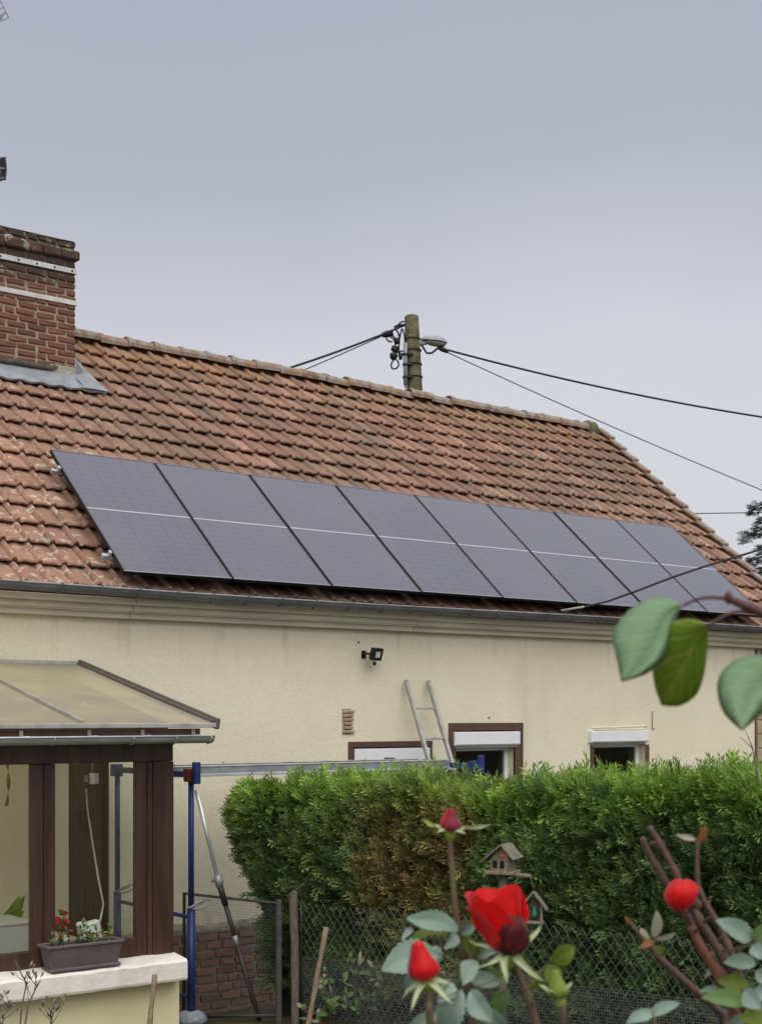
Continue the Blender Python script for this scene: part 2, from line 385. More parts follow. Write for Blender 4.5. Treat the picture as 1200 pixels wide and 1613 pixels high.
def glassmat(name, tint, rough=.02, ior=1.45):
    t = NT(name); t.n.remove(t.b)
    tr = t.n.new('ShaderNodeBsdfTransparent'); tr.inputs[0].default_value = (*tint, 1)
    gl = t.n.new('ShaderNodeBsdfGlossy'); gl.inputs['Roughness'].default_value = rough
    gm = t.n.new('ShaderNodeNewGeometry'); dp = t.n.new('ShaderNodeVectorMath'); dp.operation = 'DOT_PRODUCT'
    t.link(gm.outputs['Normal'], dp.inputs[0]); t.link(gm.outputs['Incoming'], dp.inputs[1])
    cth = t.math('ABSOLUTE', dp.outputs['Value']); fr_ = t.math('MULTIPLY_ADD', t.math('POWER', t.math('SUBTRACT', 1.0, cth), 5.0), .93, .035)
    mx = t.n.new('ShaderNodeMixShader'); t.link(fr_, mx.inputs[0]); t.link(tr.outputs[0], mx.inputs[1]); t.link(gl.outputs[0], mx.inputs[2])
    t.link(mx.outputs[0], t.out.inputs[0]); return t.m
M['glass'] = glassmat('window_glass', (.97, .98, .96))
M['dglass'] = glassmat('house_window_glass', (.62, .64, .63))
# corrugated veranda roofing: dirty translucent plastic
t = NT('dirty_polycarbonate')
c = t.mix(t.step(t.noise(1.1, 4, .6), .32, .68), (.86, .77, .58, 1), (.66, .63, .56, 1)); c = t.mix(t.step(t.noise(4.5, 5, .7, dist=.6), .55, .70), c, (.90, .85, .72, 1))
c = t.mix(t.math('MULTIPLY', t.step(t.noise(38, 4, .7), .68, .74), .7), c, (.66, .63, .55, 1))
t.bump(t.noise(14, 4), .25, .006); t.set(c, .42, spec=.45)
tl = t.n.new('ShaderNodeBsdfTranslucent'); t.link(c, tl.inputs[0])
mx = t.n.new('ShaderNodeMixShader'); mx.inputs[0].default_value = .55; t.link(t.b.outputs[0], mx.inputs[1]); t.link(tl.outputs[0], mx.inputs[2])
tpb = t.n.new('ShaderNodeBsdfTransparent'); tpb.inputs[0].default_value = (.9, .86, .74, 1); mx2 = t.n.new('ShaderNodeMixShader'); mx2.inputs[0].default_value = .45; t.link(mx.outputs[0], mx2.inputs[1]); t.link(tpb.outputs[0], mx2.inputs[2]); t.link(mx2.outputs[0], t.out.inputs[0])
M['poly'] = t.m
def leafmat(name, a, b, trans=.3, rough=.5, attr=False, vein=None, back=None):
    t = NT(name)
    if attr:
        n = t.n.new('ShaderNodeAttribute'); n.attribute_name = 'tint'; c = n.outputs['Color']
    else:
        c = t.mix(t.step(t.noise(9, 4, .6), .3, .7), (*a, 1), (*b, 1))
        c = t.mix(t.math('MULTIPLY', t.step(t.noise(70, 4, .7), .6, .72), .35), c, tuple(v * .6 for v in a) + (1,))
    if vein:
        uvn = t.n.new('ShaderNodeUVMap'); s = t.n.new('ShaderNodeSeparateXYZ'); t.link(uvn.outputs[0], s.inputs[0])
        ab = t.math('ABSOLUTE', s.outputs['X'])
        mid = t.math('SUBTRACT', 1.0, t.step(ab, .018, .05))
        q = t.math('FRACT', t.math('MULTIPLY_ADD', s.outputs['Y'], 5.2, t.math('MULTIPLY', t.math('POWER', ab, .8), -2.1)))
        lat = t.math('SUBTRACT', 1.0, t.step(t.math('ABSOLUTE', t.math('SUBTRACT', q, .5)), .025, .085))
        v = t.math('MAXIMUM', mid, t.math('MULTIPLY', lat, .8)); c = t.mix(t.math('MULTIPLY', v, .85), c, (*vein, 1))
        t.bump(t.math('SUBTRACT', t.noise(60, 3), t.math('MULTIPLY', v, 1.2)), .5, .002)
    t.set(c, rough, spec=.35)
    tl = t.n.new('ShaderNodeBsdfTranslucent'); t.link(c, tl.inputs[0])
    mx = t.n.new('ShaderNodeMixShader'); mx.inputs[0].default_value = trans; t.link(t.b.outputs[0], mx.inputs[1]); t.link(tl.outputs[0], mx.inputs[2])
    t.link(mx.outputs[0], t.out.inputs[0]); return t.m
M['foliage'] = leafmat('thuja_foliage', None, None, .22, .6, attr=True)
M['core'] = simple('inner_hedge_twigs', (.030, .030, .014), .95, .4, 12, bump=1, bscale=40, bdist=.02)
M['bigleaf'] = leafmat('broad_leaf_blue_green', (.17, .285, .145), (.11, .205, .085), .2, .42, vein=(.25, .37, .21))
M['bigleafback'] = leafmat('broad_leaf_yellow_green', (.20, .33, .03), (.27, .37, .035), .5, .5, vein=(.50, .52, .17))
M['roseleaf'] = leafmat('rose_leaf_grey_green', (.27, .36, .30), (.17, .26, .19), .15, .5, vein=(.34, .42, .36))
M['roseleafg'] = leafmat('rose_leaf_fresh_green', (.16, .28, .09), (.11, .21, .05), .3, .5, vein=(.24, .34, .14))
M['roseleafy'] = leafmat('rose_leaf_olive', (.14, .19, .015), (.10, .15, .012), .35, .5, vein=(.2, .25, .06))
M['dryleaf'] = leafmat('dry_orange_leaf', (.34, .13, .045), (.22, .10, .04), .3, .7)
M['paleleaf'] = leafmat('pale_withered_leaf', (.42, .40, .30), (.33, .33, .22), .3, .7)
M['sepal'] = leafmat('pale_green_sepal', (.52, .58, .34), (.42, .50, .25), .25, .6)
M['budgreen'] = leafmat('green_bud', (.26, .33, .05), (.19, .26, .04), .2, .5)
def petal(name, a, b, rough=.45):
    t = NT(name); c = t.mix(t.step(t.noise(40, 3), .3, .7), (*a, 1), (*b, 1)); t.bump(t.noise(160, 3), .2, .001)
    t.set(c, rough, spec=.3); t.b.inputs['Sheen Weight'].default_value = .15
    tl = t.n.new('ShaderNodeBsdfTranslucent'); t.link(c, tl.inputs[0])
    mx = t.n.new('ShaderNodeMixShader'); mx.inputs[0].default_value = .3; t.link(t.b.outputs[0], mx.inputs[1]); t.link(tl.outputs[0], mx.inputs[2]); t.link(mx.outputs[0], t.out.inputs[0]); return t.m
M['petal'] = petal('red_petal', (.75, .004, .004), (.60, .003, .004))
M['petaldark'] = petal('maroon_petal', (.11, .004, .010), (.07, .004, .009), .55)
M['petalrose'] = petal('dusky_rose_petal', (.33, .03, .055), (.24, .02, .04), .55)
M['petalpink'] = petal('crimson_petal', (.56, .012, .035), (.40, .008, .02))
M['ground'] = simple('garden_earth', (.115, .09, .062), .95, .5, 3, bump=1, bscale=18, bdist=.03, spec=.1, c2=(.06, .07, .03))
M['grass'] = leafmat('lawn_grass', None, None, .25, .6, attr=True)

# ------------------------------------------------------------------ ground
def gz(x, y):
    d = 11.6 - y
    if d < 0: return -0.12
    if d < 1.6: return -0.12 + .20 * d
    return min(.20 + .098 * (d - 1.6), 1.15)
xs_ = np.concatenate([np.linspace(-300, -12, 8), np.linspace(-10, 26, 40), np.linspace(30, 400, 8)])
ys_ = np.concatenate([np.linspace(-120, -6, 5), np.linspace(-4, 12, 44), np.linspace(14, 600, 10)])
gv = []
for y in ys_:
    for x in xs_:
        n = mnoise.noise(Vector((x * .6, y * .6, 0))) * .05 if (-10 < x < 26 and -4 < y < 11.2) else 0
        gv.append((x, y, gz(x, y) + n))
nx = len(xs_); gf = [(j * nx + i, j * nx + i + 1, (j + 1) * nx + i + 1, (j + 1) * nx + i) for j in range(len(ys_) - 1) for i in range(nx - 1)]
g = MB().add(gv, gf, True).build('ground', M['ground']); tag(g, 'earth and grass of the garden sloping down to the house', None, kind='structure')

# ------------------------------------------------------------------ house
YW = 11.66                                  # front wall plane
TH = rad(40.484)
SV = Vector((0, math.cos(TH), math.sin(TH))); NV = Vector((0, -math.sin(TH), math.cos(TH)))
P0 = Vector((5.8747, 11.3562, CZ + 1.2959))   # lower left corner of the panel field, glass level
TP = P0 - NV * .205                           # tile surface
HX0, HX1 = 1.6, 16.02
RIDGE_S = 5.23
RPT = TP + SV * RIDGE_S                       # a point of the ridge
YR, ZR = RPT.y, RPT.z
house = thing('house', 'cream rendered house with long red tiled roof and brick chimney', 'house', ((HX0 + HX1) / 2, YW, -0.12))
def wall_px(x, y): return atY(x, y, YW)

win = {}
def wrect(x0, x1, y0, zb): 
    a = wall_px(x0, y0); b = wall_px(x1, y0); return (a.x, b.x, zb, (a.z + b.z) / 2)
win[0] = wrect(557, 677, 1177, 1.15); win[1] = wrect(717, 810, 1151, 1.15); win[2] = wrect(935, 1016, 1150, 1.15)
def front_wall(mb, x0, x1, z0, z1, holes, y, depth):
    xs = sorted({x0, x1, *[h[0] for h in holes], *[h[1] for h in holes]}); zs = sorted({z0, z1, *[h[2] for h in holes], *[h[3] for h in holes]})
    for i in range(len(xs) - 1):
        for j in range(len(zs) - 1):
            cx = (xs[i] + xs[i + 1]) / 2; cz = (zs[j] + zs[j + 1]) / 2
            if any(h[0] < cx < h[1] and h[2] < cz < h[3] for h in holes): continue
            mb.add([(xs[i], y, zs[j]), (xs[i + 1], y, zs[j]), (xs[i + 1], y, zs[j + 1]), (xs[i], y, zs[j + 1])], [(0, 1, 2, 3)])
    for h in holes:
        a, b, c_, d = h
        mb.add([(a, y, c_), (a, y + depth, c_), (a, y + depth, d), (a, y, d)], [(0, 1, 2, 3)])
        mb.add([(b, y, c_), (b, y + depth, c_), (b, y + depth, d), (b, y, d)], [(3, 2, 1, 0)])
        mb.add([(a, y, d), (b, y, d), (b, y + depth, d), (a, y + depth, d)], [(3, 2, 1, 0)])
        mb.add([(a, y, c_), (b, y, c_), (b, y + depth, c_), (a, y + depth, c_)], [(0, 1, 2, 3)])
YB = 2 * YR - YW - .02
mb = MB()
front_wall(mb, HX0, HX1, .665, 3.80, list(win.values()), YW, .28)
zr0 = ZR - .10 - (YR - YW) * math.tan(TH)
for X in (HX0, HX1):
    f = [(X, YW, -.4), (X, YB, -.4), (X, YB, 3.8), (X, YR, ZR - .16), (X, YW, 3.8)]
    mb.add(f, [(0, 1, 2, 3, 4)])
mb.add([(HX0, YB, -.4), (HX1, YB, -.4), (HX1, YB, 3.8), (HX0, YB, 3.8)], [(3, 2, 1, 0)])
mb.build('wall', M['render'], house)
mb = MB(); mb.box((HX0 + .05, YW + .285, -.3), (HX1 - .05, YW + 3.2, 3.7)); mb.f = [f[::-1] for f in mb.f][:2] + [f[::-1] for f in mb.f][3:]; mb.sm = mb.sm[:5]
mb.build('room_lining', M['interior'], house)
# plinth of bricks below the render, mortar bed first
pz0, pz1 = -.4, .675
MB().box((HX0, YW + .012, pz0), (HX1, YW + .2, .66)).build('plinth_mortar', M['pmortar'], house)
def ragged(x):  return .755 + .05 * mnoise.noise(Vector((x * 1.9, 0, 3))) + .035 * mnoise.noise(Vector((x * 9, 1, 3)))
mb = MB()                                                   # crumbling strip of bare plaster between bricks and render
N = 220
def rub(u, v):
    x = lerp(HX0, HX1, u); z = lerp(.655, ragged(x), v); b = .012 * (1 + mnoise.noise(Vector((x * 8, z * 8, 0))))
    return (x, YW - .004 - (b if 0 < v < 1 else 0), z)
mb.grid(rub, N, 4, True).build('rubble_band', M['rubble'], house)
def brick_mesh(name, l, h, d, mat, seed, rough=.006, ch=.006):
    r = random.Random(seed); mb = MB().cbox((0, 0, 0), (l, d, h), ch)
    mb.v = [(x + r.uniform(-1, 1) * rough, y + r.uniform(-1, 1) * rough * .6, z + r.uniform(-1, 1) * rough) for x, y, z in mb.v]
    me = mb.mesh(name); me.materials.append(mat); return me
plinth = empty('brick_plinth', (6.0, YW, pz0), parent=house); plinth.location = Vector((6.0, YW, pz0)) - house.location
PB = [brick_mesh('brick', l, .060, .05, M['pbrick'], i) for i, l in enumerate((.205, .205, .10, .15))]
Pi = world_inv(plinth)
x_lo, x_hi = 5.95, 8.25
z = -.165; row = 0
while z < .655:
    x = x_lo - random.random() * .12
    while x < x_hi:
        k = random.choice((0, 1, 0, 1, 2, 3)); L = (.205, .205, .10, .15)[k]
        place('brick', PB[k], plinth, Pi @ Matrix.Translation((x, YW - .012 + random.uniform(-.005, .005), z + random.uniform(-.004, .004))) @ Matrix.Rotation(random.uniform(-.012, .012), 4, 'Y'))
        x += L + random.uniform(.018, .03)
    z += .083; row += 1
# window joinery
def window(i, px_out, top_out, box_px, box_y, box_out, surround, frame_px, boxh):
    a, b, zb, zt = win[i]
    w = empty('window', parent=house); w.location = Vector(((a + b) / 2, YW, zb)) - house.location
    y = YW
    if surround:
        o0 = wall_px(px_out[0], top_out).x; o1 = wall_px(px_out[1], top_out).x; zo = wall_px(sum(px_out) / 2, top_out).z
        MB().cbox((o0, y - .016, zt), (o1, y + .02, zo), .003).build('surround_head', M['brown'], w)
        MB().cbox((o0, y - .014, zb), (a, y + .02, zt - .002), .003).build('surround_jamb', M['brown'], w)
        MB().cbox((b, y - .014, zb), (o1, y + .02, zt - .002), .003).build('surround_jamb', M['brown'], w)
    b0 = atY(box_px[0], box_y[0], y - box_out).x; b1 = atY(box_px[1], box_y[0], y - box_out).x
    zt_ = atY(sum(box_px) / 2, box_y[0], y - box_out).z; zb_ = atY(sum(box_px) / 2, box_y[1], y - box_out).z
    bx = MB().cbox((b0, y - box_out, zb_), (b1, y + .12, zt_), .008).build('shutter_box', M['white'], w)
    MB().cbox((b0 + .01, y - box_out - .006, zb_ + .012), (b1 - .01, y - box_out + .002, zb_ + .02), .001).build('box_lip', M['alu'], bx)
    MB().cbox((b0 + .02, y - .02, zb_ - .022), (b1 - .02, y + .03, zb_ - .002), .003).build('shutter_slat', M['alu'], bx)
    f0, f1 = frame_px
    fr = MB()
    ya, yb = y + .10, y + .16
    fr.cbox((f0, ya, zb), (f0 + .055, yb, zb_), .004); fr.cbox((f1 - .055, ya, zb), (f1, yb, zb_), .004)
    fr.cbox((f0 + .056, ya, zb_ - .06), (f1 - .056, yb, zb_ - .003), .004); fr.cbox((f0 + .056, ya, zb), (f1 - .056, yb, zb + .06), .004)
    fo = fr.build('frame', M['white'], w)
    MB().box((f0 + .05, y + .128, zb + .05), (f1 - .05, y + .134, zb_ - .05)).build('pane', M['dglass'], w)
    nf = 22
    MB().grid(lambda u, v: (lerp(f0 + .05, lerp(f0, f1, .62), u), y + .24 + .025 * math.sin(u * nf * 1.7), lerp(zb, zb_, v)), 60, 2).build('curtain', M['curtain'], w)
    MB().cbox((a - .03, y - .03, zb - .03), (b + .03, y + .1, zb), .004).build('window_sill', M['sill'], w)
    return w
window(0, (548, 680), 1168, (559, 678), (1179, 1201), .012, True, win[0][:2], 0)
window(1, (706, 823), 1139, (717, 820), (1153, 1175), .045, True, win[1][:2], 0)
window(2, (930, 1018), 1150, (932, 1022), (1151, 1170), .06, False, win[2][:2], 0)
a = wall_px(931, 1175); b = wall_px(1018, 1175)
MB().cbox((a.x - .02, YW - .01, 1.15), (win[2][0] - .001, YW + .05, a.z), .003).build('brown_trim', M['brown'], house)
MB().cbox((win[2][1] + .001, YW - .01, 1.15), (b.x + .045, YW + .05, a.z), .003).build('brown_trim', M['brown'], house)
# rough ledge of plaster over the small window, grooves, exposed patch
mb = MB(); a = wall_px(931, 1147); b = wall_px(1018, 1144)
mb.tube([(lerp(a.x, b.x, k / 14), YW - .003, lerp(a.z, b.z, k / 14) + .012 * mnoise.noise(Vector((k * .9, 2, 1)))) for k in range(15)], .010, 5).build('plaster_ridge', M['render'], house)
a = wall_px(1026, 1120); b = wall_px(1029, 1147)
mb = MB(); mb.cbox((a.x, YW - .012, b.z), (a.x + .018, YW + .01, a.z), .003); mb.cbox((a.x, YW - .012, b.z - .012), (a.x + .05, YW + .01, b.z), .003); mb.build('plaster_scar', M['quoin'], house)
patch = empty('exposed_patch', parent=house); a = wall_px(540, 1118); b = wall_px(553, 1156); patch.location = Vector((a.x, YW, b.z)) - house.location
MB().cbox((a.x - .01, YW - .004, b.z - .01), (b.x - .005, YW + .01, a.z + .01), .002).build('patch_bed', M['mortar'], patch)
nb = 6
for k in range(nb):
    z0 = lerp(b.z, a.z, k / nb) + .006; z1 = lerp(b.z, a.z, (k + 1) / nb) - .006
    MB().cbox((a.x + random.uniform(-.01, .012), YW - .022 - random.random() * .008, z0), (b.x + random.uniform(-.03, .035), YW, z1), .005).build('brick', M['quoin'], patch)
# brick quoins at the right hand end of the wall
qx = wall_px(1191, 1100).x
MB().cbox((qx - .035, YW - .012, .7), (qx - .012, YW + .02, 3.62), .003).build('wall_joint', M['brown'], house)
q = empty('brick_quoin', parent=house); q.location = Vector((qx, YW, .6)) - house.location
z = .62
while z < 3.55:
    MB().cbox((qx, YW - .03, z), (HX1 + .02, YW + .06, z + .175), .008).build('brick', M['quoin'], q); z += .188
pp = wall_px(1197, 1012)
MB().tube([(pp.x, YW - .07, 3.72), (pp.x, YW - .07, 3.45), (pp.x - .01, YW - .05, 3.3)], .03, 8).build('pipe_stub', M['darksteel'], house)
# small bolts and insects spots on the render
for (x, y) in ((565, 1012), (770, 1131), (352, 1203)):
    p = wall_px(x, y); MB().lathe([(.012, -.02), (.014, 0), (.006, .006)], 8, Matrix.Translation((p.x, YW, p.z)) @ Matrix.Rotation(math.pi / 2, 4, 'X')).build('wall_plug', M['darksteel'], house)
# boxed cornice boards under the gutter
for k in range(3):
    z1 = 3.825 - .062 * k; y0 = 11.445 + .066 * k
    for (xa, xb) in ((HX0 - .1, 6.05), (6.056, 9.4), (9.406, 13.2), (13.206, HX1 + .25)):
        dz = random.uniform(-.004, .004); mb = MB().cbox((xa, y0, z1 - .060), (xb, y0 + .060, z1 - .004), .004)
        mb.v = [(x, y, z_ + dz + .008 * math.sin(x * .6 + .4)) for x, y, z_ in mb.v]
        mb.build('cornice_board', M['paintboard'], house)
# gutter
gut = empty('gutter', parent=house); gut.location = Vector((9, 11.29, 3.83)) - house.location
GY, GZ, GR = 11.355, 3.888, .062
GX0, GX1 = HX0 - .15, 16.45
def sag(x): return .010 * math.sin(x * .6 + .4) - .012 * math.sin((x - 4.5) / 12 * math.pi)
prof = [(math.cos(a_) * GR, math.sin(a_) * GR) for a_ in np.linspace(math.pi, 2 * math.pi, 11)]
mb = MB(); nseg = 60
mb.grid(lambda u, v: (lerp(GX0, GX1, u), GY + prof[round(v * 10)][0], GZ + prof[round(v * 10)][1] + sag(lerp(GX0, GX1, u))), nseg, 10)
mb.grid(lambda u, v: (lerp(GX0, GX1, u), GY + prof[round(v * 10)][0] * .95, GZ + prof[round(v * 10)][1] * .95 + sag(lerp(GX0, GX1, u))), nseg, 10)
mb.build('trough', M['zinc'], gut)
MB().tube([(x, GY - GR, GZ + .004 + sag(x)) for x in np.linspace(GX0, GX1, 60)], .009, 6).build('rim', M['rimhighlight'], gut)
x = GX0 + .2
while x < GX1:
    mb = MB(); w_ = .013
    mb.tube([(x, GY + math.cos(a_) * (GR + .004), GZ + math.sin(a_) * (GR + .004) + sag(x)) for a_ in np.linspace(math.pi * .97, 1.85 * math.pi, 9)], .0075, 5)
    mb.cbox((x - .012, GY - GR - .013, GZ - .006 + sag(x)), (x + .012, GY - GR + .012, GZ + .018 + sag(x)), .003)
    mb.build('gutter_bracket', M['zinc'], gut); x += .40 + random.uniform(-.03, .03)
# roof: deck, then tiles
roof = empty('roof', parent=house); roof.location = Vector((9, YR, ZR)) - house.location
mb = MB()
def rs(s, x, n=0): return TP + SV * s + NV * n + Vector((x - TP.x, 0, 0))
e0 = rs(.06, 0, -.075); e1 = rs(.06, 0, -.13); top = Vector((0, YR, ZR - .11)); top2 = Vector((0, YR, ZR - .17))
prof2 = [e0, top, Vector((0, 2 * YR - e0.y, e0.z)), Vector((0, 2 * YR - e1.y, e1.z)), top2, e1]
mb.prism([(HX0 - .2, p.y, p.z) for p in prof2], (16.2 - HX0 + .2, 0, 0)).build('roof_deck', M['brown'], roof)
mb = MB(); bs = [Vector((HX0 - .2, YR, ZR - .02)), Vector((16.3, YR, ZR - .02)), Vector((16.3, 2 * YR - e0.y, e0.z + .06)), Vector((HX0 - .2, 2 * YR - e0.y, e0.z + .06))]
mb.add(bs, [(3, 2, 1, 0)]).build('rear_slope', M['tile'], roof)
TW, TC = .2355, .322
tprof = [(0, -.006), (.010, .018), (.024, .036), (.040, .035), (.053, .016), (.062, -.007), (.085, -.006), (.12, .004), (.16, .004), (.20, -.005), (.226, -.008), (.247, -.006)]
def tile_verts(seed=0, L=.385, lip=.030):
    r = random.Random(seed); vs = []
    n = len(tprof)
    for (yy, dz) in ((0.010, -lip), (0.0, -.008), (.012, .003), (L, -.030)):
        for (x_, z_) in tprof:
            zz = z_ if yy > .1 else z_ * (.8 if dz > -.02 else .4)
            vs.append((x_, yy + (.006 * math.sin(x_ * 60 + seed) if yy < .1 else 0) , zz + dz + (.030 if yy < .1 else .0)))
    fs = [(j * n + i, j * n + i + 1, (j + 1) * n + i + 1, (j + 1) * n + i) for j in range(3) for i in range(n - 1)]
    # left and right cheeks
    fs += [(0, n, 2 * n), (n - 1, 3 * n - 1, 2 * n - 1)]
    return np.array(vs), fs
TV = [tile_verts(k) for k in range(4)]
def tile_me(k):
    mb = MB().add([tuple(v) for v in TV[k][0]], TV[k][1], False)
    me = mb.mesh('roof_tile'); me.materials.append(M['tile']); return me
TM = [tile_me(k) for k in range(4)]
RB = Matrix(((1, 0, 0, 0), (0, SV.y, NV.y, 0), (0, SV.z, NV.z, 0), (0, 0, 0, 1)))
Ri = world_inv(roof)
S0 = .015
chim_xr = None
YC = 14.50
CX1 = atY(119.5, 500, YC).x; CX0 = CX1 - 1.62
tiles = []
ncol = int((16.28 - (HX0 - .1)) / TW)
for rrow in range(16):
    for cc in range(ncol + 1):
        x = 16.28 - TW - cc * TW + random.uniform(-.004, .004)
        s_ = S0 + rrow * TC + random.uniform(-.006, .006)
        c3 = rs(s_ + .15, x + TW / 2)
        if CX0 - .02 < c3.x < CX1 - .04 and YC + .02 < c3.y < YC + .75: continue
        rel = c3 - CAM; dep = rel.dot(FV); px = 600 + FOC * rel.dot(RV) / dep; py = HOR - FOC * rel.z / dep
        vis = -30 < px < 1230
        under = P0.x + .25 < x < P0.x + 8 * 1.155 - .3 and .22 < s_ < 1.75
        area = (1 / dep ** 2) * (1 if vis and not under else 0)
        w_ = .5 * mnoise.noise(Vector((x * .5, s_ * .5, 5))) * .03
        Mt = Matrix.Translation(rs(s_, x, w_ - .012 + random.uniform(-.003, .003))) @ RB @ Matrix.Rotation(random.uniform(-.012, .012), 4, 'Z') @ Matrix.Rotation(random.uniform(-.012, .012), 4, 'X')
        tiles.append((area, Mt))
tiles.sort(key=lambda t_: -t_[0])
for i, (ar, Mt) in enumerate(tiles[:300]): place('roof_tile', TM[i % 4], roof, Ri @ Mt)
mb = MB()
for i, (ar, Mt) in enumerate(tiles[300:]):
    mb.add([Mt @ Vector(v) for v in TV[i % 4][0]], TV[i % 4][1], False)
o = mb.build('roof_tile_field', M['tile'], roof); o['kind'] = 'stuff'
# verge tiles along the right gable: thick grey edge pieces stepping up
for rrow in range(16):
    s_ = S0 + rrow * TC
    mb = MB(); L = TC + .03
    Mt = Matrix.Translation(rs(s_ - .01, 16.27, 0)) @ RB @ Matrix.Rotation(-.12, 4, 'X')
    mb.cbox((-.02, 0, .045), (.085, L, .092), .010, Mt); mb.cbox((.055, .004, -.12), (.083, L - .004, .05), .006, Mt)
    mb.build('verge_tile', M['ridge'], roof)
# ridge tiles: half-round caps with a raised collar at one end
def ridge_me(seed):
    mb = MB(); L = .40; n = 9
    def sec(x, r): return [(x, math.cos(a_) * r * 1.12, math.sin(a_) * r) for a_ in np.linspace(-.25, math.pi + .25, n)]
    rows = [sec(0, .09), sec(.0, .108), sec(.05, .112), sec(.075, .098), sec(L, .092), sec(L, .07)]
    vs = [v for r_ in rows for v in r_]; fs = [(j * n + i, j * n + i + 1, (j + 1) * n + i + 1, (j + 1) * n + i) for j in range(len(rows) - 1) for i in range(n - 1)]
    mb.add(vs, fs, False); me = mb.mesh('ridge_tile'); me.materials.append(M['ridge']); return me
RM = [ridge_me(k) for k in range(2)]
x = 16.15
while x > HX0 - .1:
    place('ridge_tile', RM[0], roof, Ri @ Matrix.Translation((x - .37, YR, ZR - .015 + random.uniform(-.014, .014))) @ Matrix.Rotation(random.uniform(-.035, .035), 4, 'Y') @ Matrix.Rotation(random.uniform(-.02, .02), 4, 'Z'))
    mb = MB(); x -= .37
mb = MB(); mb.lathe([(.02, -.12), (.15, -.10), (.155, 0), (.14, .06), (.10, .10), (.05, .12), (.01, .125)], 14, Matrix.Translation((16.14, YR, ZR - .03)))
mb.v = [(x_ + .06 * mnoise.noise(Vector((x_ * 11, y_ * 11, z_ * 11))), y_, z_ + .07 * mnoise.noise(Vector((x_ * 9, y_ * 9, z_ * 9)))) for x_, y_, z_ in mb.v]
mb.build('ridge_end_cap', M['concrete'], roof)

# chimney
ch = empty('chimney', parent=house); ch.location = Vector(((CX0 + CX1) / 2, YC, 6)) - house.location
def cz(y): return atY(119, y, YC).z
ZB, ZBAND0, ZBAND1, ZT = cz(592), cz(411), cz(396), cz(376)
CD = .66
mb = MB().box((CX0 + .012, YC + .014, 5.2), (CX1 - .012, YC + CD - .014, ZT - .03)); mb.build('mortar_core', M['mortar'], ch)
CB = [brick_mesh('brick', l, .054, .06, M['cbrick'], 20 + i, .007, .007) for i, l in enumerate((.205, .205, .205, .10))]
Ci = world_inv(ch)
side = MB()
z = ZB - .10; row = 0; CH = .0765
while z < ZT - .06:
    if not (ZBAND0 - .02 < z + .03 < ZBAND1 + .012):
        x = CX1 - .003; first = True
        while x > CX0 + .03:
            if first: L, k = (.205, row % 3) if row % 2 == 0 else (.10, 3)
            else: L, k = (.10, 3) if random.random() < .14 else (.205, random.randrange(3))
            L = min(L, x - CX0); first = False
            if L > .07:
                place('brick', CB[k], ch, Ci @ Matrix.Translation((x - L, YC - random.uniform(-.001, .006), z + random.uniform(-.004, .004))) @ Matrix.Scale(L / (.10 if k == 3 else .205), 4, (1, 0, 0)) @ Matrix.Rotation(random.uniform(-.015, .015), 4, 'Y'))
            x -= L + random.uniform(.018, .036)
        y = YC + .075
        while y < YC + CD - .05:
            for X in (CX0 - .003, CX1 - .047): side.cbox((X, y, z), (X + .05, min(y + .2, YC + CD), z + .06), .006)
            y += .222
    z += CH; row += 1
so = side.build('side_brickwork', M['cbrick'], ch); so['kind'] = 'stuff'
# projecting band of bricks under the top
x = CX1 + .035
while x > CX0 - .03:
    L = min(.21, x - CX0 + .04)
    mb = MB().cbox((x - L, YC - .042, ZBAND0), (x, YC + .08, ZBAND1), .016); mb.v = [(a_, b_ + random.uniform(-.003, .003), c_ + random.uniform(-.004, .004)) for a_, b_, c_ in mb.v]
    mb.build('band_brick', M['cbrick'], ch); x -= L + .008
MB().cbox((CX0 - .04, YC + .085, ZBAND0), (CX1 + .035, YC + CD + .04, ZBAND1), .012).build('band_return', M['cbrick'], ch)
mb = MB().grid(lambda u, v: (lerp(CX0, CX1, u), lerp(YC - .006, YC + CD, v), ZT - .045 + .02 * mnoise.noise(Vector((u * 9, v * 5, 2))) + (.03 if .05 < v < .95 else 0)), 26, 8)
mb.build('cement_cap', M['concrete'], ch)
for y0, y1 in ((424, 432), (474, 481.5)):
    mb = MB().cbox((CX0 - .01, YC - .014, cz(y1)), (CX1 + .004, YC - .004, cz(y0)), .002)
    mb.cbox((CX1 - .002, YC - .012, cz(y1)), (CX1 + .006, YC + CD, cz(y0)), .002)
    o = mb.build('strap', M['strap'], ch)
    if y0 == 424:
        for k in range(7):
            xx = CX1 - .05 - k * .21; MB().lathe([(.013, -.012), (.013, .002), (.008, .008)], 6, Matrix.Translation((xx, YC - .014, (cz(y0) + cz(y1)) / 2)) @ Matrix.Rotation(math.pi / 2, 4, 'X')).build('bolt_head', M['darksteel'], ch)
# wrought S-shaped wall anchor
a = atY(25, 379, YC - .03); pts = []
for k in range(25):
    th = k / 24 * 2 * math.pi * 1.15; pts.append((a.x - .075 + .05 * math.cos(th + 2.4) * (1 - .3 * k / 24), YC - .022, a.z + .012 + .045 * math.sin(th + 2.4) * (1 - .3 * k / 24)))
pts2 = [(2 * a.x - p[0], p[1], 2 * a.z - p[2] - .004) for p in reversed(pts)]
MB().tube(list(reversed(pts)), .015, 6).tube(list(reversed(pts2)), .015, 6).tube([pts[0], (a.x, YC - .024, a.z), pts2[-1]], .016, 6).build('scroll_anchor', M['iron'], ch)
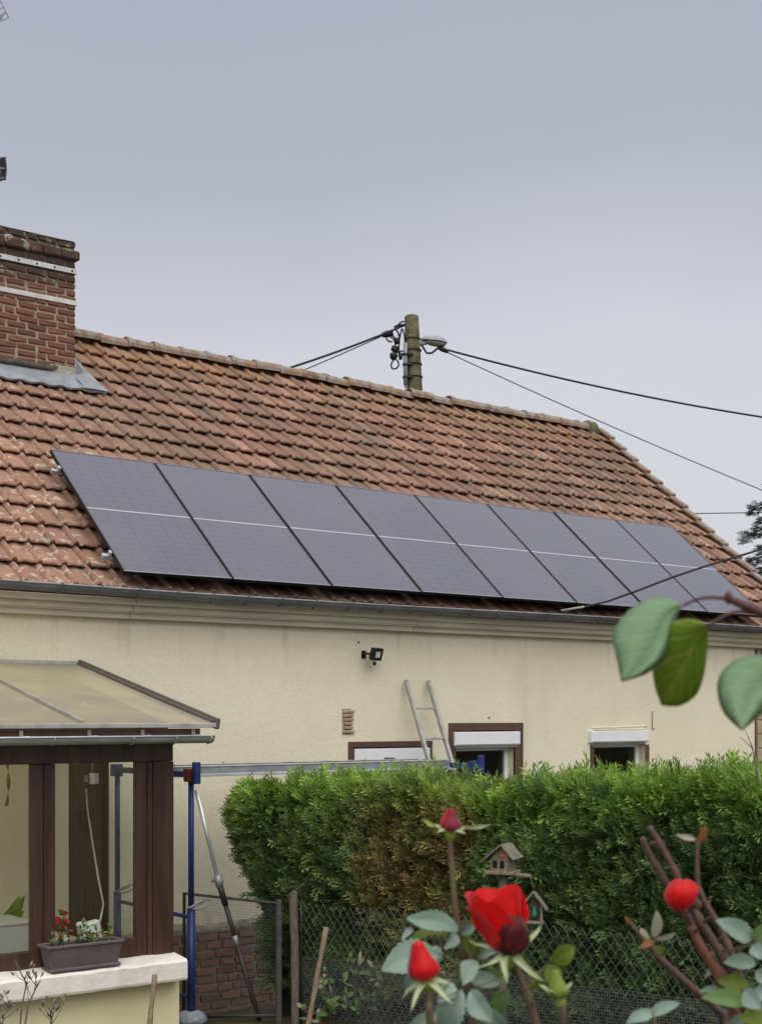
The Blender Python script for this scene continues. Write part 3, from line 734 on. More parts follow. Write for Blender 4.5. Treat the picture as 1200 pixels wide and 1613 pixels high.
# cement fillet and lead flashing at the foot
sC = (YC - TP.y) / SV.y
fl = MB()
def roofpt(x, y, lift=.035): s_ = (y - TP.y) / SV.y; return rs(s_, x, lift)
fy = YC - .135
A = [Vector((CX0 - .2, YC - .008, roofpt(0, YC).z + .10)), Vector((CX1 + .002, YC - .008, roofpt(0, YC).z + .10)), roofpt(CX1 + .02, YC - .03, .05), roofpt(CX0 - .2, YC - .03, .05)]
fl.add(A, [(0, 1, 2, 3)])
n = 40
def fr_(u, v):
    x = lerp(CX0 - .2, CX1 + .30, u); y = lerp(YC - .03, fy, v)
    p = roofpt(x, y, .052); 
    if v > .99: p = p + NV * (.010 * math.sin(x / TW * 2 * math.pi) - .012)
    return p
fl.grid(fr_, n, 3); fl.grid(lambda u, v: fr_(u, 1.0) - NV * .022 * v, n, 1)
fl.add([Vector((CX1 + .004, YC - .014, roofpt(0, YC).z + .22)), Vector((CX1 - .02, YC - .02, roofpt(0, YC).z + .06)), roofpt(CX1 + .02, fy + .01, .06), roofpt(CX1 + .30, fy - .004, .062), roofpt(CX1 + .13, YC + .12, .075)], [(0, 1, 2, 3, 4)])
fl.add([roofpt(CX1 + .30, fy, .055), roofpt(CX1 + .10, YC + .70, .06), roofpt(CX1 - .02, YC + .70, .06), roofpt(CX1 - .02, fy, .055)], [(0, 1, 2, 3)])
fl.build('lead_flashing', M['flash'], ch)
mb = MB().grid(lambda u, v: (lerp(CX0 - .1, CX1 - .33 + (.12 * v), u), YC - .010 - .03 * math.sin(math.pi * v) - .01, roofpt(0, YC).z + lerp(.055, .135 + .03 * mnoise.noise(Vector((u * 14, 0, 7))), v)), 30, 4)
mb.build('cement_fillet', simple('sooty_cement', (.10, .088, .075), .95, .5, 14, bump=1, bscale=40, bdist=.01), ch)
MB().cbox((CX1 - .32, YC - .022, roofpt(0, YC).z + .035), (CX1 + .001, YC - .006, roofpt(0, YC).z + .15), .008).build('pale_fillet', M['rubble'], ch)

# ------------------------------------------------------------------ solar panels, each on its own, and the rails they are clamped to
PWID, PHGT, PITCH = 1.136, 2.0375, 1.155
order = ['leftmost', 'second from the left', 'third from the left', 'fourth from the left', 'fifth from the left', 'third from the right', 'second from the right', 'rightmost']
def make_panel():
    r = empty('solar_panel')
    fr = MB(); w, h, b, d = PWID, PHGT, .012, .036
    fr.box((0, 0, -d), (w, b, 0)); fr.box((0, h - b, -d), (w, h, 0)); fr.box((0, b, -d), (b, h - b, 0)); fr.box((w - b, b, -d), (w, h - b, 0))
    fr.box((b, b, -d), (w - b, h - b, -d + .004))
    fr.build('frame', M['pframe'], r, False)
    MB().box((b, b, -.008), (w - b, h / 2 - .009, -.002)).build('glass', M['solar'], r, False)
    MB().box((b, h / 2 + .009, -.008), (w - b, h - b, -.002)).build('glass', M['solar'], r, False)
    MB().box((b, h / 2 - .0088, -.008), (w - b, h / 2 + .0088, -.0012)).build('middle_strip', M['pstrip'], r, False)
    MB().box((.004, -.0015, -.004), (w - .004, .009, .0012)).build('lower_edge', M['pedge'], r, False)
    MB().box((.004, h - .009, -.003), (w - .004, h - .003, .0012)).build('upper_edge', M['pedge'], r, False)
    return r
proto = make_panel()
for i in range(8):
    p = proto if i == 0 else copy_tree(proto)
    p.matrix_local = Matrix.Translation(P0 + Vector((i * PITCH, 0, 0)) + NV * random.uniform(-.003, .003)) @ RB
    where = {0: ', nearest the chimney', 7: ', at the gable'}.get(i, '')
    tag(p, f'dark solar panel, {order[i]} of eight on the roof{where}', 'solar panel', 'solar panels in a row on the roof')
for k, s_ in enumerate((.30, 1.72)):
    r = thing('mounting_rail', ['lower', 'upper'][k] + ' aluminium rail, its end sticking out left of the leftmost solar panel', 'rail', P0 + SV * s_, group='rails under the solar panels')
    base = P0 + SV * s_
    Mt = Matrix.Translation(base - NV * .038) @ RB
    MB().cbox((-.085, -.02, -.045), (8 * PITCH + .06, .02, 0), .003, Mt).build('bar', M['rail'], r)
    MB().cbox((-.03, -.022, 0), (-.002, .022, .038), .003, Mt).build('end_clamp', M['rail'], r)
    for q_ in range(7): MB().cbox((.25 + q_ * 1.4, -.015, -.11), (.29 + q_ * 1.4, .03, -.046), .003, Mt).build('roof_hook', M['darksteel'], r)
#PART2
# ------------------------------------------------------------------ floodlight on the wall
p = wall_px(578, 1033)
fl_ = thing('flood_light', 'small black floodlight on the cream wall below the gutter', 'floodlight', (p.x, YW, p.z))
Mt = Matrix.Translation((p.x + .01, YW - .15, p.z + .01)) @ Matrix.Rotation(rad(14), 4, 'Z') @ Matrix.Rotation(rad(16), 4, 'X') @ Matrix.Scale(.86, 4)
MB().cbox((p.x - .075, YW - .012, p.z - .03), (p.x - .015, YW + .002, p.z + .05), .004).build('wall_plate', M['blackmetal'], fl_)
MB().tube([(p.x - .05, YW - .005, p.z + .02), (p.x - .07, YW - .07, p.z + .02), (p.x - .085, YW - .15, p.z + .01)], .012, 6).build('bracket', M['blackmetal'], fl_)
hd = MB(); hd.cbox((-.085, -.02, -.075), (.085, .035, .075), .008, Mt)
for k in range(6): hd.box((-.06 + k * .024, .035, -.06), (-.052 + k * .024, .055, .06), Mt)
hd.cbox((-.085, -.028, -.075), (-.045, -.019, .075), .002, Mt).cbox((.045, -.028, -.075), (.085, -.019, .075), .002, Mt).cbox((-.045, -.028, .038), (.045, -.019, .075), .002, Mt).cbox((-.045, -.028, -.075), (.045, -.019, -.038), .002, Mt)
hd.build('housing', M['blackmetal'], fl_)
MB().cbox((-.044, -.024, -.037), (.044, -.021, .037), .001, Mt).build('lens', M['lampglass'], fl_)
MB().lathe([(.014, -.02), (.02, 0), (.014, .02)], 10, Matrix.Translation((p.x - .0, YW - .13, p.z - .085))).build('sensor_knob', M['blackmetal'], fl_)

# ------------------------------------------------------------------ pole behind the house, its lamp and cables
PD = 23.0
ptop = atD(648, 497, PD); pmid = atD(653.5, 622, PD)
axis = (pmid - ptop).normalized(); pbase = ptop + axis * ((ptop.z + .15) / -axis.z)
pole = thing('utility_pole', 'mossy concrete utility pole rising behind the roof ridge', 'pole', pbase)
mb = MB()
Lp = (pbase - ptop).length
prng = [(0, .10), (.02, .118), (1.2, .128), (4, .145), (Lp, .18)]
mb.tube([ptop + axis * a_ for a_, r in prng], [r for a_, r in prng], 12)
mb.build('shaft', M['concrete'], pole)
for y in (534, 552, 574, 594):
    c_ = atD(650, y, PD); k = (c_ - ptop).dot(axis); cc = ptop + axis * k
    ring = [cc + (RV * math.cos(a_) + FV * math.sin(a_)) * .137 for a_ in np.linspace(0, 2 * math.pi, 16, endpoint=False)]
    MB().tube(ring, .010, 5, closed=True).build('steel_band', M['blackmetal'], pole)
MB().tube([atD(638.5, 540, PD - .1), atD(638.5, 575, PD - .1), atD(638.8, 606, PD - .1)], .036, 8).build('conduit', M['conduit'], pole)
MB().tube([atD(638.5, 606, PD - .1), atD(638.8, 611, PD - .1)], .018, 6).build('conduit_tip', M['conduit'], pole)
for y in (558, 574, 594): MB().cbox((-.05, -.05, -.015), (.12, .05, .015), .004, Matrix.Translation(atD(638.8, y, PD - .1)) @ Matrix.Rotation(-YAW, 4, 'Z')).build('clamp', M['blackmetal'], pole)
def clump(name, mat, parent, pts, r):
    MB().tube([atD(x, y, PD + d) for x, y, d in pts], r, 7).build(name, mat, parent)
clump('dead_end_clamp', M['black'], pole, [(637, 512, 0), (628, 513, -.05), (622, 516, -.08)], [.02, .035, .03])
clump('connector', M['black'], pole, [(619, 524, -.1), (610, 526, -.1), (602, 528, -.1)], [.045, .06, .04])
clump('connector', M['black'], pole, [(622, 545, -.1), (621, 552, -.1), (620, 554, -.1)], [.05, .065, .04])
clump('connector', M['black'], pole, [(619, 556, -.1), (620, 562, -.1), (621, 567, -.1)], [.06, .07, .03])
clump('connector', M['black'], pole, [(623, 533, -.1), (626, 541, -.1)], [.045, .05])
clump('connector', M['black'], pole, [(630, 556, -.1), (631, 566, -.1)], [.04, .03])
for pts in ([(636, 506, 0), (630, 508, -.1), (629, 512, -.1), (637, 511, 0)], [(621, 517, -.1), (627, 524, -.1), (629, 536, -.1), (628, 548, -.1), (630, 560, -.1)],
            [(605, 528, -.1), (616, 531, -.1), (622, 538, -.1), (622, 546, -.1)], [(612, 526, -.1), (620, 530, -.1), (626, 538, -.1)],
            [(638, 540, -.1), (636, 524, -.1), (633, 518, -.1), (631, 524, -.1), (629, 534, -.1)], [(620, 566, -.1), (616, 574, -.1), (618, 580, -.1), (624, 580, -.1), (628, 574, -.1), (625, 566, -.1)],
            [(622, 556, -.1), (632, 553, -.1), (639, 553, -.05)], [(618, 538, -.1), (612, 537, -.1), (608, 532, -.1)]):
    cr = [atD(x, y, PD + d) for x, y, d in pts]; out = []
    for i in range(len(cr) - 1):
        p0, p1, p2, p3 = cr[max(i - 1, 0)], cr[i], cr[i + 1], cr[min(i + 2, len(cr) - 1)]
        for k in range(5):
            u = k / 5; out.append(.5 * ((2 * p1) + (p2 - p0) * u + (2 * p0 - 5 * p1 + 4 * p2 - p3) * u * u + (3 * p1 - p0 - 3 * p2 + p3) * u ** 3))
    out.append(cr[-1]); MB().tube(out, .014, 5).build('loose_wire', M['black'], pole)
# lamp head
lp = atD(662, 538, PD)
lamp = thing('street_lamp', 'grey cobra-head street lamp fixed to the right side of the pole', 'street lamp', lp)
MB().tube([atD(655, 542, PD), atD(668, 540, PD), atD(676, 536, PD)], [.035, .04, .05], 8).build('arm', M['lampgrey'], lamp)
def shell(u, v):
    x = u * 2 - 1; a_ = v * math.pi
    w = (max(0, 1 - abs(x) ** 2.4)) ** .5 * (.9 if x < 0 else 1)
    return atD(683.5 + 21 * x, 536 + 2.6 * x, PD) + UV * (.105 * w * math.sin(a_) * (1.0 + .1 * x) - .02) + FV * (.13 * w * math.cos(a_))
MB().grid(shell, 18, 10).build('shade', M['lampgrey'], lamp)
def bowl(u, v):
    x = u * 2 - 1; a_ = v * math.pi; w = (max(0, 1 - abs(x) ** 2.4)) ** .5
    return atD(686 + 17 * x, 538 + 2.2 * x, PD) + UV * (-.055 * w * math.sin(a_) - .02) + FV * (.11 * w * math.cos(a_))
MB().grid(bowl, 14, 8).build('lens_bowl', M['lampgrey'], lamp)
def cable(name, label, a, b, sagm, r, mat, group, n=40, via=None):
    a = Vector(a); b = Vector(b); pts = []
    for i in range(n + 1):
        u = i / n; p_ = a.lerp(b, u); p_.z -= sagm * 4 * u * (1 - u); pts.append(p_)
    o = MB().tube(pts, r, 6).build(name, mat); tag(o, label, 'cable', group); return o
GRP = 'overhead cables on the pole'
cable('overhead_cable', 'thick black cable running left from the pole down behind the ridge', atD(637, 512, PD), atD(330, 616, 19.5), .06, .019, M['black'], GRP)
cable('overhead_cable', 'thin wire running left from the pole below the thick black cable', atD(604, 528, PD - .1), atD(330, 643, 19.5), .02, .009, M['black'], GRP)
cable('overhead_cable', 'thick black cable sagging right from the street lamp to the picture edge', atD(690, 547, PD), atD(1700, 700, 26), .36, .017, M['black'], GRP)
cable('overhead_cable', 'thin wire descending right from the lamp past the end of the ridge', atD(692, 549, PD), atD(1700, 960, 27), .18, .009, M['wirehi'], GRP)
o = MB().tube([atD(662, 541, PD), atD(667, 548, PD), atD(672, 556, PD), atD(680, 556, PD), atD(686, 551, PD), atD(691, 547, PD)], .018, 6).build('drip_loop', M['black'], lamp)
o = MB().tube([atD(690, 546.5, PD), atD(697, 550, PD), atD(706, 554.5, PD)], [.03, .045, .025], 8).build('cable_anchor', M['black'], lamp)
cable('overhead_cable', 'faint grey wire between the gable edge and the conifer', atD(1040, 809, 30), atD(1500, 795, 34), .05, .012, M['wirehi'], GRP)
a = rs(.02, 0); aa = atY(884, 962, 11.33)
svc = thing('service_cable', 'black service cable crossing in front of the right-hand solar panels to the gutter', 'cable', aa)
cpts = [atD(884, 962, 15.9), atD(920, 956, 15.88), atD(958, 947, 15.85), atD(1000, 932, 15.8), atD(1060, 909, 15.8), atD(1120, 889, 15.8), atD(1200, 865, 15.9), atD(1400, 800, 16.4), atD(1700, 700, 18)]
MB().tube([aa] + cpts[:3], .012, 6).build('pale_end', M['cord'], svc)
MB().tube(cpts[1:], .0135, 6).build('black_length', M['black'], svc)

# ------------------------------------------------------------------ television aerials on the chimney
ax = CX0 + .35
am = Vector((ax, YC + .35, ZT))
ant = thing('television_antenna', 'television antenna on the chimney, its grid reflector in the top left corner', 'antenna', am)
AD = (am - CAM).dot(FV)
MB().tube([(am.x, am.y, ZT - .5), (am.x, am.y, atD(0, -30, AD).z)], .02, 8).build('mast', M['steel'], ant)
mb = MB(); C0 = atD(-6, 6, AD); ux = (RV * .42 - UV * .90).normalized(); vx = (RV * .88 + UV * .40).normalized()
for k in range(9):
    o_ = C0 + ux * ((k - 5) * .062); mb.tube([o_ - vx * .34, o_ + vx * .06], .005, 4)
for k in range(6): mb.tube([C0 + vx * (.06 - k * .075) - ux * .31, C0 + vx * (.06 - k * .075) + ux * .19], .005, 4)
mb.build('reflector_grid', M['steel'], ant)
mb = MB(); C1 = atD(1, 28, AD); wx = (RV * .65 + UV * .75).normalized()
for k in range(4): mb.tube([C1 - wx * .25 + UV * (.02 * k), C1 + wx * .09 - ux * (.004 * k)], .007, 4)
mb.build('lower_reflector', M['conduit'], ant)
MB().tube([(am.x, am.y, C0.z - .1), C0 - vx * .1], .014, 6).build('boom', M['steel'], ant)
c0 = atD(9, 265, AD)
ant2 = thing('antenna_dipole', 'dark curved antenna element poking in at the left above the chimney', 'antenna', c0)
mb = MB(); mb.grid(lambda u, v: c0 + UV * (.125 * (1 - 2 * u)) + RV * (.018 * math.cos((u * 2 - 1) * 1.3) - .018 - .075 * v) + FV * (.05 * v), 12, 4)
mb.tube([c0 + UV * (.125 * (1 - 2 * k / 10)) + RV * (.02 * math.cos((k / 10 * 2 - 1) * 1.3) - .018) for k in range(11)], .010, 6); mb.build('curved_shell', M['blackmetal'], ant2)
for dz in (.12, 0, -.11): MB().tube([c0 + UV * dz + RV * .012, c0 + UV * (dz + .02) - RV * .35], .007, 5).build('rod', M['steel'], ant2)
MB().tube([c0 - RV * .34 + UV * .16, Vector((am.x, am.y, c0.z))], .012, 6).build('arm', M['steel'], ant2)

# ------------------------------------------------------------------ veranda
YV = 9.5
VX0 = 2.2; VX1 = atY(272, 1300, YV).x; RXE = 5.558
ver = thing('veranda', 'glazed brown-framed veranda with dirty plastic roof at the left of the house', 'veranda', ((VX0 + VX1) / 2, YV, .2))
RB0 = Vector((0, YW - .02, 3.205)); RF0 = Vector((0, 9.26, 2.682))
def vr(x, v, n=0):
    p_ = RB0.lerp(RF0, v); d_ = (RF0 - RB0).normalized(); nn = Vector((0, d_.z, -d_.y)); 
    if nn.z < 0: nn = -nn
    return Vector((x, p_.y, p_.z)) + nn * n
barx = atY(130, 1147, 9.26).x; step = RXE - barx
xsb = [RXE - .012] + [barx - step * k for k in range(0, 5) if barx - step * k > VX0 - .1]
for k in range(len(xsb) - 1):
    x1, x0 = xsb[k] - .012, xsb[k + 1] + .012
    mb = MB().grid(lambda u, v: vr(lerp(x0, x1, u), v, .010 + .006 * math.sin(u * 3 + v * 2) * math.sin(v * math.pi)), 8, 10)
    mb.grid(lambda u, v: vr(lerp(x0, x1, u), v, .0), 2, 2)
    mb.build('roof_sheet', M['poly'], ver)
for k, x in enumerate(xsb):
    w = .009
    poly = [vr(x - w, 0, .008), vr(x + w, 0, .008), vr(x + w, 0, .03), vr(x - w, 0, .03)]
    MB().prism(poly, vr(x, 1.0) - vr(x, 0)).build('glazing_bar', M['alu'] if k else M['postwood'], ver)
e = MB(); poly = [vr(RXE, -.0, -.035), vr(RXE + .03, 0, -.035), vr(RXE + .03, 0, .045), vr(RXE + .004, 0, .045)]
e.prism(poly, vr(RXE, 1.012) - vr(RXE, 0)).build('edge_trim', M['postwood'], ver)
MB().cbox((VX0 - .1, 9.235, 2.655), (RXE + .02, 9.262, 2.69), .004).build('front_trim', M['alu'], ver)
MB().cbox((VX0 - .1, YW - .06, 3.19), (RXE - .0, YW - .002, 3.235), .008).build('wall_flashing', M['alu'], ver)
MB().cbox((VX0, 9.30, 2.57), (RXE - .10, 9.36, 2.648), .004).build('purlin', M['brown'], ver)
zr = atY(300, 1160, 9.21).z; gy = 9.23; gr = .054
gxr = atY(333, 1165, gy).x
vg = empty('gutter', parent=ver); vg.location = Vector((4, gy, zr)) - ver.location
pr = [(math.cos(a_), math.sin(a_)) for a_ in np.linspace(math.pi, 2 * math.pi, 11)]
mb = MB().grid(lambda u, v: (lerp(VX0 - .1, gxr, u), gy + pr[round(v * 10)][0] * gr, zr + pr[round(v * 10)][1] * gr), 30, 10)
mb.grid(lambda u, v: (lerp(VX0 - .1, gxr, u), gy + pr[round(v * 10)][0] * gr * .94, zr + pr[round(v * 10)][1] * gr * .94), 30, 10)
mb.build('trough', M['vgutter'], vg)
MB().add([(gxr, gy + a_ * gr, zr + b_ * gr) for a_, b_ in pr], [tuple(range(11))]).build('end_plate', M['vgutter'], vg)
MB().tube([(VX0 - .1, gy - gr, zr + .002), (gxr, gy - gr, zr + .002)], .008, 6).build('rim', M['alubright'], vg)
for x in (gxr - .03, gxr - .33, gxr - .68, gxr - 1.3):
    MB().tube([(x, gy + a_ * (gr + .003), zr + b_ * (gr + .003)) for a_, b_ in pr], .006, 5).build('joint_ring', M['vgutter'], vg)
for x in (gxr - .12, gxr - .55, gxr - .98, gxr - 1.5, gxr - 2.1): MB().cbox((x - .015, gy - .05, zr - .0), (x + .015, 9.31, zr + .012), .003).cbox((x - .015, 9.29, zr), (x + .015, 9.302, 2.64), .003).build('gutter_hanger', M['alu'], vg)
# timber frame
zsill = atY(270, 1503, YV).z
zbeam0 = atY(240, 1200, YV).z; zbeam1 = 2.585
def vx(px): return atY(px, 1330, YV).x
MB().cbox((VX0, YV - .01, zbeam0), (VX1, YV + .10, zbeam1), .005).build('top_beam', M['mahog'], ver)
MB().cbox((vx(240), YV - .02, zsill - .02), (VX1, YV + .10, zbeam0 - .002), .006).build('corner_post', M['mahog'], ver)
MB().cbox((vx(232), YV - .012, zsill), (vx(239.5), YV + .05, zbeam0 - .002), .004).build('post_moulding', M['mahog'], ver)
MB().cbox((vx(215), YV, zsill), (vx(231.5), YV + .06, zbeam0 - .002), .004).build('stile', M['mahog'], ver)
MB().cbox((vx(69), YV - .004, zsill), (vx(87), YV + .06, zbeam0 - .002), .004).build('stile', M['mahog'], ver)
MB().cbox((vx(50), YV + .002, zsill), (vx(68.5), YV + .06, zbeam0 - .002), .004).build('stile', M['mahog'], ver)
zrail = atY(150, 1484, YV).z
MB().cbox((vx(87.2), YV + .001, zsill), (vx(214.8), YV + .058, zrail), .004).build('bottom_rail', M['mahog'], ver)
MB().cbox((vx(-150), YV + .001, zsill), (vx(49.8), YV + .058, atY(20, 1503, YV).z), .004).build('bottom_rail', M['mahog'], ver)
MB().cbox((vx(-190), YV - .004, zsill), (vx(-150.3), YV + .06, zbeam0 - .002), .004).build('stile', M['mahog'], ver)
MB().cbox((VX0, YV + .001, zsill), (vx(-190.4), YV + .058, zsill + .09), .004).build('bottom_rail', M['mahog'], ver)
for a_, b_ in ((87, 215), (-150, 50)):
    MB().box((vx(a_) - .01, YV + .028, zrail - .05), (vx(b_) + .01, YV + .033, zbeam0 + .01)).build('pane', M['glass'], ver)
MB().box((VX0, YV + .028, zsill + .05), (vx(-190), YV + .033, zbeam0 + .01)).build('pane', M['glass'], ver)
# side wall (towards the scaffold)
sx0, sx1 = VX1 - .09, VX1 - .02
MB().cbox((sx0, 10.53, zsill - .05), (sx1 + .005, 11.15, 2.72), .006).build('side_panel', M['mahog'], ver)
MB().cbox((sx0, YV + .102, zbeam0 - .0), (sx1, 10.528, zbeam1 - .002), .005).build('side_beam', M['mahog'], ver)
MB().cbox((sx0, 11.152, zbeam0), (sx1, YW - .002, zbeam1 + .1), .005).build('side_beam', M['mahog'], ver)
MB().cbox((sx0, YV + .102, zsill - .05), (sx1, 10.528, zsill + .03), .005).build('side_rail', M['mahog'], ver)
MB().cbox((sx0, 11.152, zsill - .05), (sx1, YW - .002, zsill + .05), .005).build('side_rail', M['mahog'], ver)
MB().box((sx0 + .03, YV + .1, zsill), (sx0 + .035, 10.53, zbeam0 + .01)).build('pane', M['glass'], ver)
MB().box((sx0 + .03, 11.15, zsill), (sx0 + .035, YW - .001, zbeam0 + .01)).build('pane', M['glass'], ver)
MB().prism([(sx0 + .01, YV + .1, zbeam1 + .002), (sx0 + .01, YW, zbeam1 + .1), (sx0 + .01, YW, 3.17), (sx0 + .01, YV + .1, 2.70)], (.05, 0, 0)).build('side_gable', M['mahog'], ver)
MB().cbox((VX0, YV + .03, zbeam1 + .002), (VX1 - .02, YV + .09, 2.70), .004).build('head_board', M['mahog'], ver)
# low walls and sill
lwx = atY(283, 1590, YV - .06).x
MB().cbox((VX0, YV - .06, -.2), (lwx, YV + .12, zsill - .17), .006).build('low_wall', M['lowwall'], ver)
MB().cbox((sx0 - .05, YV + .122, -.2), (lwx - .002, YW - .002, zsill - .052), .006).build('side_low_wall', M['lowwall'], ver)
sxr = atY(295, 1525, 9.28).x
mb = MB(); nn = 60
def sillsec(u):
    x = lerp(VX0 - .05, sxr, u); j = .006 * mnoise.noise(Vector((x * 5, 0, 9))); k = .010 * mnoise.noise(Vector((x * 7, 3, 9)))
    return [(x, YV + .0, zsill - .165), (x, 9.285 + j, zsill - .168 + k * .5), (x, 9.278 + j, zsill - .15), (x, 9.278 + j, zsill - .03 + k), (x, 9.295 + j, zsill - .012 + k), (x, YV - .03, zsill + .01 + k), (x, YV + .05, zsill + .012)]
secs = [sillsec(i / nn) for i in range(nn + 1)]
mb.add([v for s_ in secs for v in s_], [(i * 7 + j, (i + 1) * 7 + j, (i + 1) * 7 + j + 1, i * 7 + j + 1) for i in range(nn) for j in range(6)])
mb.add([(x_ + .001, y_, z_) for x_, y_, z_ in secs[-1]], [tuple(range(7))])
mb.build('sill', M['sill'], ver)
MB().box((VX0, YV + .13, .25), (sx0 - .06, YW - .003, .31)).build('floor_slab', M['rubble'], ver)
MB().cbox((VX0, YV + .10, zsill - .06), (sx0 - .01, YV + .33, zsill - .015), .004).build('inner_ledge', M['sill'], ver)

# things in and on the veranda
sb = atX(146, 1226, sx0 - .03)
sk = thing('power_socket', 'white socket box with its plug on the brown veranda post', 'socket', sb)
MB().cbox((sb.x - .02, sb.y - .06, sb.z - .05), (sx0 + .002, sb.y + .03, sb.z + .04), .006).build('box', M['whitebox'], sk)
MB().cbox((sb.x - .05, sb.y + .005, sb.z - .035), (sb.x - .021, sb.y + .06, sb.z + .02), .008).build('plug', M['conduit'], sk)
MB().tube([(sb.x - .0, sb.y, sb.z + .04), (sb.x + .01, sb.y + .01, sb.z + .16)], .008, 6).build('feed_pipe', M['conduit'], sk)
wbp = atY(150, 1462, YV + .2)
ck = MB().tube([atX(136, 1243, sx0 - .05), atX(138, 1275, sx0 - .06), atX(146, 1330, sx0 - .10), atD(155, 1385, 11.0), atD(163, 1425, 10.95), Vector((wbp.x + .055, wbp.y + .03, zsill + .27))], .008, 6)
ck.build('cord', M['cord'], sk)
wb = thing('extension_block', 'tilted white plastic block behind the glass above the window box', 'extension block', (wbp.x, wbp.y, zsill))
Mt = Matrix.Translation((wbp.x, wbp.y, zsill - .012)) @ Matrix.Rotation(rad(-10), 4, 'Y')
MB().cbox((-.09, -.03, .13), (.08, .05, .29), .012, Mt).build('housing', M['whitebox'], wb)
MB().cbox((-.05, -.034, .17), (.05, -.029, .25), .003, Mt).build('face_plate', M['white'], wb)
MB().cbox((-.06, -.02, .0), (.05, .04, .129), .006, Mt).build('foot', M['whitebox'], wb)
MB().lathe([(.02, .27), (.028, .29), (.02, .31)], 10, Mt @ Matrix.Translation((-.08, 0, 0))).build('knob', M['whitebox'], wb)

def leaf(name, mat, parent, base, tip, width, fold=.25, curl=.12, roll=0.0, shape='oval', nrm=None, nu=8, nv=12, serr=0.0):
    """a leaf blade: midrib from base to tip, folded along it, with UV for the veins"""
    base = Vector(base); tip = Vector(tip); ax_ = tip - base; L = ax_.length; ax_.normalize()
    n0 = nrm or (CAM - (base + tip) / 2).normalized(); n0 = (n0 - ax_ * n0.dot(ax_)).normalized()
    n0 = Matrix.Rotation(roll, 3, ax_) @ n0; side_ = ax_.cross(n0)
    def wprof(t_):
        if shape == 'heart': return (math.sin(math.pi * min(1, t_ ** .62)) ** .72) * (1 if t_ > .02 else 0) * (1 - .25 * t_ ** 4)
        if shape == 'lance': return math.sin(math.pi * t_ ** .8) ** 1.2
        if shape == 'sepal': return (1 - t_) ** .75 * min(1, t_ * 8 + .4)
        return math.sin(math.pi * t_ ** .85) ** .8
    vs = []; uvs = []; tw_ = random.uniform(-.9, .9); asy = random.uniform(-.15, .15); n00, s00 = n0.copy(), side_.copy()
    for j in range(nv + 1):
        t_ = j / nv; w = wprof(t_) * width / 2; Rm_ = Matrix.Rotation(tw_ * (t_ - .4), 3, ax_); n0 = Rm_ @ n00; side_ = Rm_ @ s00
        if serr: w *= 1 + serr * (1 if j % 2 else -1)
        for i in range(nu + 1):
            s_ = i / nu * 2 - 1
            wav = .03 * L * math.sin(t_ * 9 + s_ * 2) * abs(s_)
            p_ = base + ax_ * (L * t_) + side_ * (s_ * w * (1 + asy * s_) * math.cos(fold)) + n0 * (abs(s_) * w * math.sin(fold) - curl * L * (t_ - .5) ** 2 * 2 + curl * L * .3 + wav * .5)
            vs.append(p_); uvs.append((s_, t_))
    fs = [(j * (nu + 1) + i, j * (nu + 1) + i + 1, (j + 1) * (nu + 1) + i + 1, (j + 1) * (nu + 1) + i) for j in range(nv) for i in range(nu)]
    o = MB().add(vs, fs, True).build(name, mat, parent)
    ul = o.data.uv_layers.new(name='UVMap')
    for l_ in o.data.loops: ul.data[l_.index].uv = uvs[l_.vertex_index]
    return o

# window box
pa = atY(72, 1500, 9.36); pb = atY(186, 1500, 9.36); pz = zsill + .002
wbx = thing('window_box', 'mauve-grey plastic window box with small plants on the veranda sill', 'planter', ((pa.x + pb.x) / 2, 9.38, pz))
def trough(mb, x0, x1, y0, y1, z0, z1, inset, flip=False):
    vs = [(x0 + inset, y0 + inset * .6, z0), (x1 - inset, y0 + inset * .6, z0), (x1 - inset, y1 - inset * .6, z0), (x0 + inset, y1 - inset * .6, z0), (x0, y0, z1), (x1, y0, z1), (x1, y1, z1), (x0, y1, z1)]
    mb.add(vs, [(0, 3, 2, 1), (0, 1, 5, 4), (1, 2, 6, 5), (2, 3, 7, 6), (3, 0, 4, 7)])
x0, x1, y0, y1, ph = pa.x, pb.x, 9.29, 9.465, .17
mb = MB(); trough(mb, x0, x1, y0, y1, pz + .012, pz + ph, .03); trough(mb, x0 + .01, x1 - .01, y0 + .01, y1 - .01, pz + .05, pz + ph, .025); mb.build('tub', M['planter'], wbx)
rim = MB(); rim.cbox((x0 - .015, y0 - .012, pz + ph - .004), (x1 + .015, y0 + .012, pz + ph + .018), .005); rim.cbox((x0 - .015, y1 - .012, pz + ph - .004), (x1 + .015, y1 + .012, pz + ph + .018), .005)
rim.cbox((x0 - .015, y0 + .0125, pz + ph - .004), (x0 + .012, y1 - .0125, pz + ph + .018), .005); rim.cbox((x1 - .012, y0 + .0125, pz + ph - .004), (x1 + .015, y1 - .0125, pz + ph + .018), .005)
rim.build('rim', M['planter'], wbx)
MB().cbox((x0 + .012, y0 - .004, pz), (x1 - .012, y1 + .0, pz + .022), .006).build('drip_tray', M['planter'], wbx)
MB().grid(lambda u, v: (lerp(x0 + .012, x1 - .012, u), lerp(y0 + .013, y1 - .013, v), pz + ph - .02 + .02 * mnoise.noise(Vector((u * 12, v * 5, 0)))), 20, 6).build('soil', M['soil'], wbx)
